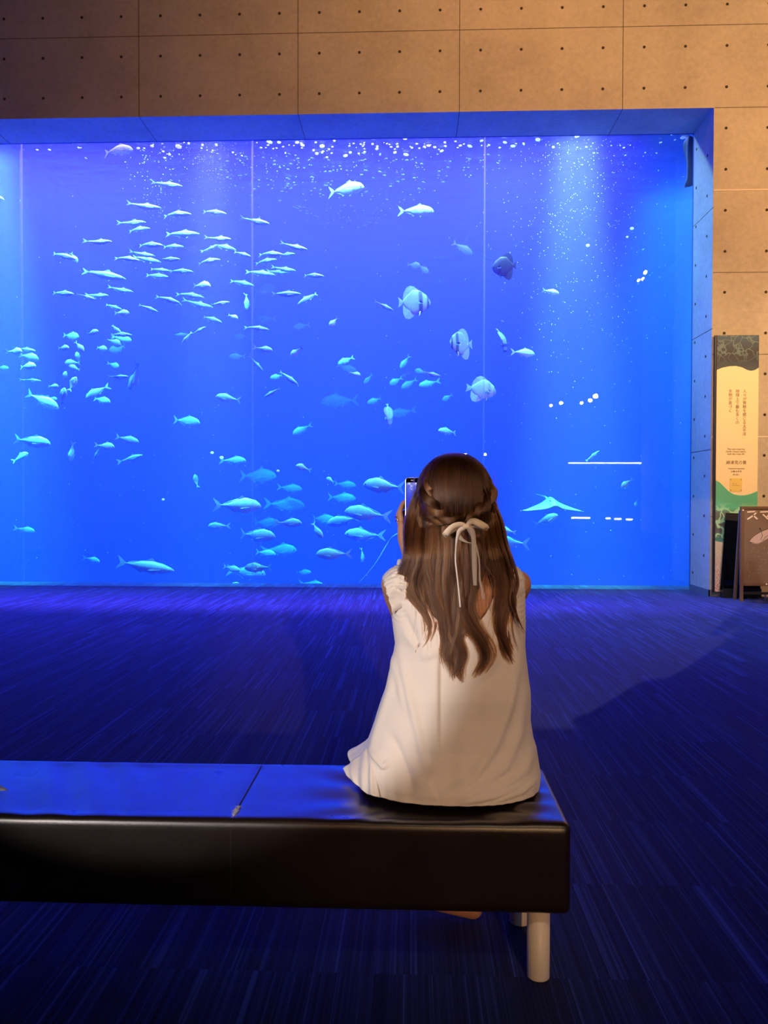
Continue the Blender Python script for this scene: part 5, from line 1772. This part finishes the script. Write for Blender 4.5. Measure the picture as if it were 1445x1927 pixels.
def hair_y(px, py):
    below = 2.088 + .030 * (abs(px - 866) / 100) ** 2 - .012 * min(1, max(0, (py - 1150) / 150))
    if py < 960: return head_back(px, py)
    f_ = min(1, (py - 960) / 90); f_ = f_ * f_ * (3 - 2 * f_)
    return head_back(px, min(py, 985)) * (1 - f_) + below * f_


def cat_rom(pts, n):
    out = []
    m_ = len(pts) - 1
    for s in range(n):
        t = s / (n - 1) * m_; i = min(int(t), m_ - 1); f_ = t - i
        a = [pts[max(0, i - 1)], pts[i], pts[i + 1], pts[min(m_, i + 2)]]
        out.append(tuple(0.5 * ((2 * a[1][c]) + (-a[0][c] + a[2][c]) * f_ + (2 * a[0][c] - 5 * a[1][c] + 4 * a[2][c] - a[3][c]) * f_ ** 2 + (-a[0][c] + 3 * a[1][c] - 3 * a[2][c] + a[3][c]) * f_ ** 3) for c in range(len(a[0]))))
    return out


class Strands:
    def __init__(s): s.pts, s.rad, s.sizes, s.tint = [], [], [], []
    def add(s, P, r0, r1, tint=None):
        s.tint.append(rh.random() if tint is None else tint)
        n = len(P); s.sizes.append(n)
        for i, p in enumerate(P):
            s.pts.append(p + POFF); s.rad.append(r0 + (r1 - r0) * (i / (n - 1)) ** 2)
    def build(s, name, mat, parent):
        hc = bpy.data.hair_curves.new(name)
        hc.add_curves(s.sizes)
        flat = [c for p in s.pts for c in p]
        hc.attributes['position'].data.foreach_set('vector', flat)
        ra = hc.attributes.get('radius') or hc.attributes.new('radius', 'FLOAT', 'POINT')
        ra.data.foreach_set('value', s.rad)
        ta = hc.attributes.new('tint', 'FLOAT', 'CURVE'); ta.data.foreach_set('value', s.tint)
        hc.materials.append(mat)
        o = bpy.data.objects.new(name, hc); COL.objects.link(o); o.parent = parent
        return o


rh = random.Random(11)


def to_dir(p):
    return Vector(((p.x - HC.x) / HR.x, (p.y - HC.y) / HR.y, (p.z - HC.z) / HR.z))


def over_head(d0, px, py, n, lift=0.0, bow=0.0):
    """strand laid over the skull envelope from direction d0 to the surface point seen at a pixel"""
    d1 = to_dir(at(px, py, Y=head_back(px, py))).normalized(); d0 = d0.normalized()
    out = []
    om = math.acos(max(-1, min(1, d0.dot(d1)))); so = math.sin(om) or 1
    side = Vector((1, 0, 0))
    for i in range(n):
        t = i / (n - 1)
        d = d0 * (math.sin((1 - t) * om) / so) + d1 * (math.sin(t * om) / so)
        d = (d + side * bow * math.sin(math.pi * t)).normalized() * (1 + lift * math.sin(math.pi * min(1, t * 1.1 + .05)))
        out.append(HC + Vector((d.x * HR.x, d.y * HR.y, d.z * HR.z)))
    return out


def lock(S, pts, w0, w1, count, dy=0.0, wave=1.5, seg=26, tip=.35, thick=.012):
    """pts: (px,py) path in the back view; width w0 -> w1 in pixels"""
    path = cat_rom(pts, seg)
    ncl = max(3, count // 26)
    cl = [(rh.gauss(0, .5), rh.uniform(-1, 1), rh.uniform(0, 6.28), rh.uniform(.7, 1.5), rh.uniform(.86, 1.0), rh.uniform(.5, 1.6), rh.gauss(0, .5), rh.random() ** 1.2) for _ in range(ncl)]
    for _ in range(count):
        cu, cv, ph, fq, cut0, am0, drift, tnt = rh.choice(cl)
        u0, v0 = rh.gauss(0, .17), rh.gauss(0, .25)
        am = am0 * wave * rh.uniform(.8, 1.2); cut = cut0 * rh.uniform(.90, 1.0)
        stray = rh.random() < .06; sa = rh.gauss(0, 1.6) if stray else 0
        P = []
        for i in range(seg):
            t = i / (seg - 1) * cut
            fi = t * (seg - 1); k = min(int(fi), seg - 2); f_ = fi - k
            x = path[k][0] + (path[k + 1][0] - path[k][0]) * f_; y = path[k][1] + (path[k + 1][1] - path[k][1]) * f_
            conv = 1 - .55 * max(0, (t - .45) / .55) ** 1.5          # clumps gather towards their own tip
            con2 = 1 - .45 * max(0, (t - (1 - tip)) / tip) ** 1.5
            wd = (w0 + (w1 - w0) * t) * (.35 + .65 * min(1, t * 6))
            u = cu * con2 + u0 * conv * conv
            v = cv * con2 + v0 * conv
            x += u * wd + am * math.sin(t * 8.5 * fq + ph) * (.25 + 1.6 * t) + drift * 7 * t * t + sa * t * 2
            yy = hair_y(x, y) + dy - (v * .5 + .4) * thick * max(.1, 1 - .5 * abs(u)) - .004 * math.sin(t * 7 * fq + ph + 1.2)
            P.append(at(x, y + am * .4 * math.cos(t * 7 * fq + ph), Y=yy))
        S.add(P, .00040, .00012, tnt)


def build_hair():
    # skull cap and under-mass, so nothing shows between the strands
    bm = bmesh.new()
    ball(bm, HC + POFF, 1, (HR.x * .95, HR.y * .95, HR.z * .96))
    rings = []
    for py, l_, r_ in ((955, 793, 926), (985, 782, 932), (1015, 784, 936), (1040, 790, 936), (1060, 806, 925), (1072, 825, 905)):
        cxp, hw = (l_ + r_) / 2, (r_ - l_) / 2; ring = []
        for j in range(28):
            t = 2 * math.pi * j / 28; px = cxp + hw * math.cos(t)
            y = hair_y(cxp, py) + .012 + (.10 if py < 1040 else .04) * (math.sin(t) * .5 + .5) + .02 * math.cos(t) ** 2
            ring.append(at(px, py, Y=y) + POFF)
        rings.append(ring)
    rings_to(bm, rings)
    bmesh.ops.recalc_face_normals(bm, faces=bm.faces)
    # open the face: cut away what lies in front of the ears below the fringe
    base = obj('hair', bm, M['hair_base'], PERSON, smooth=True)
    S = Strands()
    # crown: from the parting over the back of the head down to the twists
    for _ in range(5200):
        x1 = rh.uniform(790, 930); fr = (x1 - 860) / 70
        y1 = 978 - 16 * abs(fr) + rh.uniform(-6, 10)
        cl = math.floor(x1 / 5.0) * .7
        P = over_head(Vector((fr * .25 + rh.gauss(0, .05), rh.uniform(-.1, .7), 1)), x1, y1, 16, rh.uniform(-.01, .035) + .018 * math.sin(cl * 7), fr * rh.uniform(.05, .28))
        S.add(P, .00040, .00034, -.04 + .50 * (.5 + .5 * math.sin(cl * 5.1)) ** 2 * rh.random() + .12 * rh.random())  # low tints put the crown's shade into the strand colour
    # side sweeps drawn into the twists, and hair over the temples
    for sx in (-1, 1):
        for _ in range(2200):
            xe, ye = (806, 955) if sx < 0 else (922, 945)
            P = over_head(Vector((sx * rh.uniform(.05, .4), rh.uniform(.2, 1.0), 1)), xe - sx * 4 + rh.gauss(0, 4), ye - 8 + rh.gauss(0, 10), 16, rh.uniform(-.01, .04), sx * rh.uniform(.25, .55))
            S.add(P, .00040, .0003, rh.choice((.15, .3, .6, .8)) * rh.uniform(.6, 1.1))
        for _ in range(2600):                                       # temples and sides, down to the shoulders
            yf = rh.uniform(2.165, 2.275)
            n = rh.randint(13, 24); out = []
            d0 = Vector((sx * .1, (yf - HC.y) / HR.y * .9, 1)).normalized()
            ph = rh.uniform(0, 6.3); rr_ = rh.uniform(-.004, .003)
            for k in range(n):
                a_ = min(1, k / 7) * math.pi / 2 * .98
                dx_ = math.sin(a_); dz_ = math.cos(a_)
                base_y = (yf - HC.y) / HR.y * (1 - .15 * min(1, k / 7))
                rad = math.sqrt(max(.15, 1 - base_y ** 2))
                z = HC.z + HR.z * dz_ * rad - max(0, k - 7) * .0145
                sp = max(0, k - 7)
                x = HC.x + sx * (HR.x * .97 * dx_ * rad + rr_ + .0015 * sp * (1.0 if sx > 0 else .0) - (.0006 * sp if sx < 0 else 0)) + .003 * math.sin(k * .8 + ph)
                y = HC.y + HR.y * base_y - .0035 * sp
                out.append(Vector((x, y, z)))
            S.add(out, .00040, .00018, .5 + .4 * math.sin(yf * 300) * rh.random())
    # twists: two ropes wound towards the middle of the back
    for path, n_turn, w_ in (([(803, 898), (801, 922), (812, 952), (832, 970), (858, 980), (884, 984)], 2.3, 16),
                             ([(919, 898), (924, 922), (916, 948), (900, 962), (885, 976), (872, 984)], 2.0, 15),
                             ([(800, 935), (806, 962), (822, 978), (848, 986), (874, 988)], 2.0, 12)):
        pp = cat_rom(path, 40)
        for _ in range(1500):
            r_ = rh.uniform(.35, 1) ** .5; ph = rh.uniform(0, 6.28)
            strand2 = 0 if ph < 3.14 else 1
            P = []
            for i, (x, y) in enumerate(pp):
                t = i / 39; dx, dy = pp[min(i + 1, 39)][0] - pp[max(i - 1, 0)][0], pp[min(i + 1, 39)][1] - pp[max(i - 1, 0)][1]
                L = math.hypot(dx, dy); nx, ny = -dy / L, dx / L
                a = 2 * math.pi * n_turn * t + math.pi * strand2
                # two plies, each its own small rope
                cx_, cd = math.cos(a) * .45, math.sin(a) * .45
                b2 = ph * 2 + 2 * math.pi * n_turn * t * .5
                ox = (cx_ + math.cos(b2) * .5 * r_); od = (cd + math.sin(b2) * .5 * r_)
                ww = w_ * (.55 + .45 * math.sin(math.pi * min(1, .15 + t * .85))) * (.25 + .75 * min(1, t * 5))
                xx, yy = x + nx * ox * ww, y + ny * ox * ww
                P.append(at(xx, yy, Y=head_back(x, y) - .006 - (od + .6) * ww * .0013))
            S.add(P, .0004, .0004, (.25 if strand2 else .65) + .3 * (rh.random() - .5) + .25 * math.sin(ph * 3))
    # long locks
    L_ = [  # path, w0, w1, count, dy, wave
        ([(802, 900), (782, 948), (774, 1000), (775, 1038), (764, 1072), (762, 1100), (780, 1135), (800, 1168), (802, 1192), (789, 1214), (780, 1230)], 12, 10, 460, .004, 1.6),
        ([(804, 925), (788, 982), (780, 1030), (776, 1065), (766, 1095), (776, 1125), (798, 1158), (808, 1185), (800, 1208), (786, 1226)], 15, 9, 400, 0, 1.6),
        ([(800, 960), (798, 1010), (790, 1055), (780, 1092), (786, 1122), (800, 1150), (806, 1180), (796, 1212)], 16, 8, 300, -.003, 1.4),
        ([(812, 975), (812, 1020), (806, 1060), (812, 1095), (826, 1130), (834, 1165), (840, 1200), (834, 1232), (842, 1262)], 17, 11, 400, -.004, 1.8),
        ([(824, 985), (826, 1035), (820, 1080), (822, 1120), (836, 1160), (842, 1200), (846, 1240), (853, 1280)], 18, 12, 460, -.006, 1.8),
        ([(838, 990), (840, 1050), (836, 1100), (842, 1150), (852, 1190), (864, 1225), (858, 1255), (850, 1276)], 18, 12, 480, -.008, 1.6),
        ([(850, 990), (852, 1050), (858, 1100), (852, 1150), (856, 1190), (870, 1230), (864, 1262), (872, 1286)], 17, 11, 460, -.004, 1.6),
        ([(862, 992), (866, 1050), (868, 1100), (864, 1150), (858, 1190), (848, 1225), (853, 1252), (860, 1280)], 16, 9, 380, -.008, 1.5),
        ([(876, 992), (878, 1050), (876, 1100), (872, 1140), (886, 1178), (908, 1212), (915, 1238), (906, 1260), (896, 1278)], 17, 12, 520, -.006, 1.7),
        ([(890, 990), (888, 1040), (884, 1090), (880, 1135), (892, 1175), (912, 1203), (917, 1228), (908, 1256)], 16, 11, 400, -.002, 1.6),
        ([(902, 985), (902, 1035), (896, 1080), (886, 1120), (888, 1158), (902, 1190), (912, 1208), (922, 1236)], 13, 5, 220, 0, 1.6),
        ([(916, 975), (926, 1025), (936, 1070), (942, 1110), (936, 1150), (937, 1185), (944, 1212), (956, 1236), (966, 1252)], 15, 10, 420, -.003, 1.7),
        ([(912, 945), (932, 1005), (942, 1055), (950, 1095), (952, 1130), (943, 1165), (946, 1200), (962, 1237)], 17, 10, 420, 0, 1.7),
        ([(912, 922), (936, 980), (944, 1025), (954, 1065), (962, 1105), (964, 1140), (955, 1172), (958, 1200), (968, 1228)], 15, 9, 400, .003, 1.7),
        ([(914, 915), (938, 972), (948, 1020), (962, 1062), (970, 1100), (964, 1130), (970, 1155), (981, 1178), (990, 1194)], 8, 3, 120, -.022, 1.6),
        ([(802, 905), (779, 962), (772, 1010), (772, 1045), (760, 1078), (762, 1105), (776, 1135)], 9, 8, 240, .008, 1.4),
        ([(800, 940), (800, 1000), (798, 1050), (790, 1090), (796, 1130), (812, 1165)], 16, 8, 260, .004, 1.6),
        ([(826, 975), (832, 1030), (840, 1080), (836, 1120)], 20, 14, 300, .002, 1.4),
        ([(870, 985), (872, 1030), (872, 1080), (866, 1120)], 24, 14, 340, .002, 1.4),
        ([(900, 975), (918, 1020), (930, 1060), (938, 1090)], 20, 12, 300, .004, 1.4),
        ([(916, 940), (944, 1015), (952, 1080), (950, 1130), (944, 1160)], 12, 9, 220, .006, 1.5),
        ([(915, 935), (941, 1005), (956, 1058), (962, 1085)], 10, 8, 220, .010, 1.5),
    ]
    for pts, w0, w1, c, dy, wv in L_: lock(S, pts, w0, w1, int(c * 1.15), dy, wv)
    # random under-layer and loose strands
    for _ in range(100):
        f_ = rh.uniform(-1, 1); x0 = 860 + 68 * f_
        lock(S, [(x0, 965 - 12 * abs(f_)), (860 + 72 * f_ + rh.gauss(0, 3), 1005), (862 + 74 * f_ + rh.gauss(0, 4), 1040), (862 + 76 * f_ + rh.gauss(0, 5), rh.uniform(1060, 1095))], 10, 6, 34, .006, 1.4, seg=16)
    for _ in range(40):
        f_ = rh.uniform(-1, 1)
        lock(S, [(860 + 74 * f_, 950), (862 + 84 * f_ + rh.gauss(0, 3), 1040), (864 + 88 * f_ + rh.gauss(0, 6), 1110), (866 + 80 * f_ + rh.gauss(0, 12), rh.uniform(1160, 1250))], 5, 4, 4, -.004, 2.5, seg=20)
    for sx in (-1, 1):                                     # fly-aways on the outline
        for _ in range(70):
            y = rh.uniform(880, 1060); x = 855 + sx * (74 + max(0, y - 950) * .12)
            lock(S, [(x, y), (x + sx * rh.uniform(2, 7), y + rh.uniform(15, 40)), (x + sx * rh.uniform(0, 9), y + rh.uniform(45, 80))], 1, 1, 1, .02, 1.5, seg=8)
    return base, S.build('hair_strands', M['hair'], base)


HAIR, STR = build_hair()


# ------------------------------------------------------------------ ribbon bow
def build_ribbon():
    m, b, p = principled('cream_satin_ribbon', (0.85, 0.74, 0.58), 0.45)
    m2, nt = new_mat('sheer_ribbon'); b = NB(nt)
    t = b.n('ShaderNodeBsdfTransparent', ins={0: (1, 1, 1, 1)}); d = b.n('ShaderNodeBsdfDiffuse', ins={0: (.8, .75, .68, 1)})
    mx = b.n('ShaderNodeMixShader', ins={0: 0.42, 1: t.outputs[0], 2: d.outputs[0]}); b.n('ShaderNodeOutputMaterial', ins={0: mx.outputs[0]})
    e = None
    def strip(name, pts, mat, parent, axis=None):
        """pts: (px, py, Y, width px, tilt) ; the width runs across the path in the picture plane"""
        pp = cat_rom(pts, 30); bm = bmesh.new(); prev = None
        for i, (x, y, Y, w_, tl) in enumerate(pp):
            a_, c_ = pp[max(0, i - 1)], pp[min(29, i + 1)]
            dx, dy = c_[0] - a_[0], c_[1] - a_[1]; L = math.hypot(dx, dy) or 1; nx, ny = -dy / L, dx / L
            p1, p2 = at(x + nx * w_ / 2, y + ny * w_ / 2, Y=Y - tl), at(x - nx * w_ / 2, y - ny * w_ / 2, Y=Y + tl)
            cur = (bm.verts.new(p1 + POFF), bm.verts.new(((p1 + p2) / 2) + POFF + Vector((0, -.0008, 0))), bm.verts.new(p2 + POFF))
            if prev:
                bm.faces.new((prev[0], cur[0], cur[1], prev[1])); bm.faces.new((prev[1], cur[1], cur[2], prev[2]))
            prev = cur
        o = obj(name, bm, mat, parent, smooth=True); mod(o, 'SOLIDIFY', thickness=.0008)
        return o
    Y = 2.052
    bm = bmesh.new(); ball(bm, at(877, 991, Y=Y) + POFF, .0085, (1.2, .7, .8))
    bow = obj('ribbon_bow', bm, m, PERSON, smooth=True)
    strip('loop', [(877, 990, Y, 7, 0), (866, 987, Y - .006, 10, .002), (852, 992, Y - .012, 12, .004), (840, 1004, Y - .010, 13, .003), (838, 1007, Y, 11, 0), (846, 1001, Y + .006, 9, 0), (862, 993, Y + .006, 8, 0), (876, 991, Y + .002, 6, 0)], m, bow)
    strip('loop', [(878, 990, Y, 7, 0), (884, 983, Y - .006, 10, .002), (893, 981, Y - .012, 12, .004), (905, 987, Y - .012, 13, .003), (915, 993, Y - .004, 12, 0), (909, 993, Y + .006, 9, 0), (893, 989, Y + .006, 8, 0), (879, 991, Y + .002, 6, 0)], m, bow)
    strip('tail', [(874, 993, Y, 8, 0), (866, 998, Y - .004, 9, .003), (861, 1010, Y - .004, 6, .002), (858, 1030, Y - .004, 3, .001), (857, 1055, Y - .002, 3.2, 0), (860, 1080, Y - .004, 3, .001), (863, 1110, Y - .008, 3, 0), (866, 1143, Y - .012, 3.4, 0)], principled('white_ribbon', (0.85, 0.8, 0.78), 0.5)[0], bow)
    strip('tail', [(880, 992, Y, 8, 0), (887, 996, Y - .005, 9, .002), (891, 1010, Y - .006, 9, .002), (892, 1040, Y - .004, 9.5, 0), (893, 1075, Y - .004, 9, 0), (894, 1102, Y - .004, 7, 0)], m2, bow)
    strip('tail', [(880, 993, Y + .002, 6, 0), (893, 1020, Y, 5, .001), (900, 1045, Y, 3, .001), (902, 1060, Y, 3, 0), (903, 1090, Y, 4, .001), (907, 1110, Y - .002, 5, 0), (909, 1128, Y - .002, 6, 0)], m2, bow)
    strip('loop', [(874, 993, Y, 6, 0), (863, 1000, Y, 8, .002), (866, 1012, Y, 8, .002), (878, 1020, Y + .002, 3, 0), (888, 1022, Y + .002, 2, 0)], m2, bow)


build_ribbon()


# ------------------------------------------------------------------ phone
def build_phone():
    c = at(783, 941, Y=Ph); e = empty('smartphone', c, (R(-4), 0, R(2)))
    tag(e, 'smartphone held up in the left hand, screen glowing blue', 'phone')
    hw, hh, th = .0365, .0745, .0042
    def rr(bm, w_, h_, y0, y1, r_, n=8):
        pts = []
        for cx_, cz, a0 in ((w_ - r_, h_ - r_, 0), (-w_ + r_, h_ - r_, 90), (-w_ + r_, -h_ + r_, 180), (w_ - r_, -h_ + r_, 270)):
            for k in range(n + 1):
                a = R(a0 + 90 * k / n); pts.append((cx_ + r_ * math.cos(a), cz + r_ * math.sin(a)))
        prism(bm, pts, y0, y1)
    bm = bmesh.new(); rr(bm, hw, hh, -th, th, .0105)
    case = obj('case', bm, principled('brushed_steel', (0.8, 0.8, 0.84), 0.22, 1.0)[0], e); mod(case, 'BEVEL', width=.0012, segments=3, limit_method='ANGLE')
    bm = bmesh.new(); rr(bm, hw - .0016, hh - .0016, -th - .0005, -th + .001, .0092)
    obj('bezel', bm, principled('black_glass', (0.003, 0.003, 0.004), 0.06)[0], e)
    m, nt = new_mat('phone_screen_picture'); b = NB(nt)
    tc = b.n('ShaderNodeTexCoord').outputs['Object']
    s = b.n('ShaderNodeSeparateXYZ', ins={0: tc})
    n1 = b.n('ShaderNodeTexNoise', ins={'Vector': tc, 'Scale': 90.0, 'Detail': 4.0}).outputs[0]
    zf = b.math('ADD', b.math('MULTIPLY', s.outputs[2], 9.0), b.math('MULTIPLY', n1, .8))
    col = b.ramp(zf, [(0.1, (0.03, 0.05, 0.75)), (0.5, (0.05, 0.07, 0.8)), (0.8, (0.12, 0.16, 0.85)), (0.98, (0.6, 0.65, 1.0))])
    em = b.n('ShaderNodeEmission', ins={0: col, 1: 0.9}); b.n('ShaderNodeOutputMaterial', ins={0: em.outputs[0]})
    bm = bmesh.new(); rr(bm, hw - .004, .0585, -th - .0009, -th + .0005, .002)
    bmesh.ops.translate(bm, vec=(0, 0, -.001), verts=bm.verts)
    obj('screen', bm, m, e)
    for z0, z1 in ((.030, .040), (.014, .026), (-.002, .010)):
        bm = bmesh.new(); box(bm, -hw - .0012, -hw + .0005, -.0016, .0016, z0, z1); obj('button', bm, principled('steel_button', (.85, .85, .9), .25, 1.0)[0], e)
    bm = bmesh.new(); box(bm, -hw + .004, hw - .004, th, th + .002, hh - .04, hh - .006); obj('camera_bump', bm, M['black_metal'], e)
    for z, r_, mt in ((.0655, .0016, principled('white_icon', (.9, .9, .9), .4)[0]),):
        bm = bmesh.new(); box(bm, -.018, -.010, -th - .0012, -th - .0004, z - .001, z + .001); obj('status_icon', bm, mt, e)


build_phone()
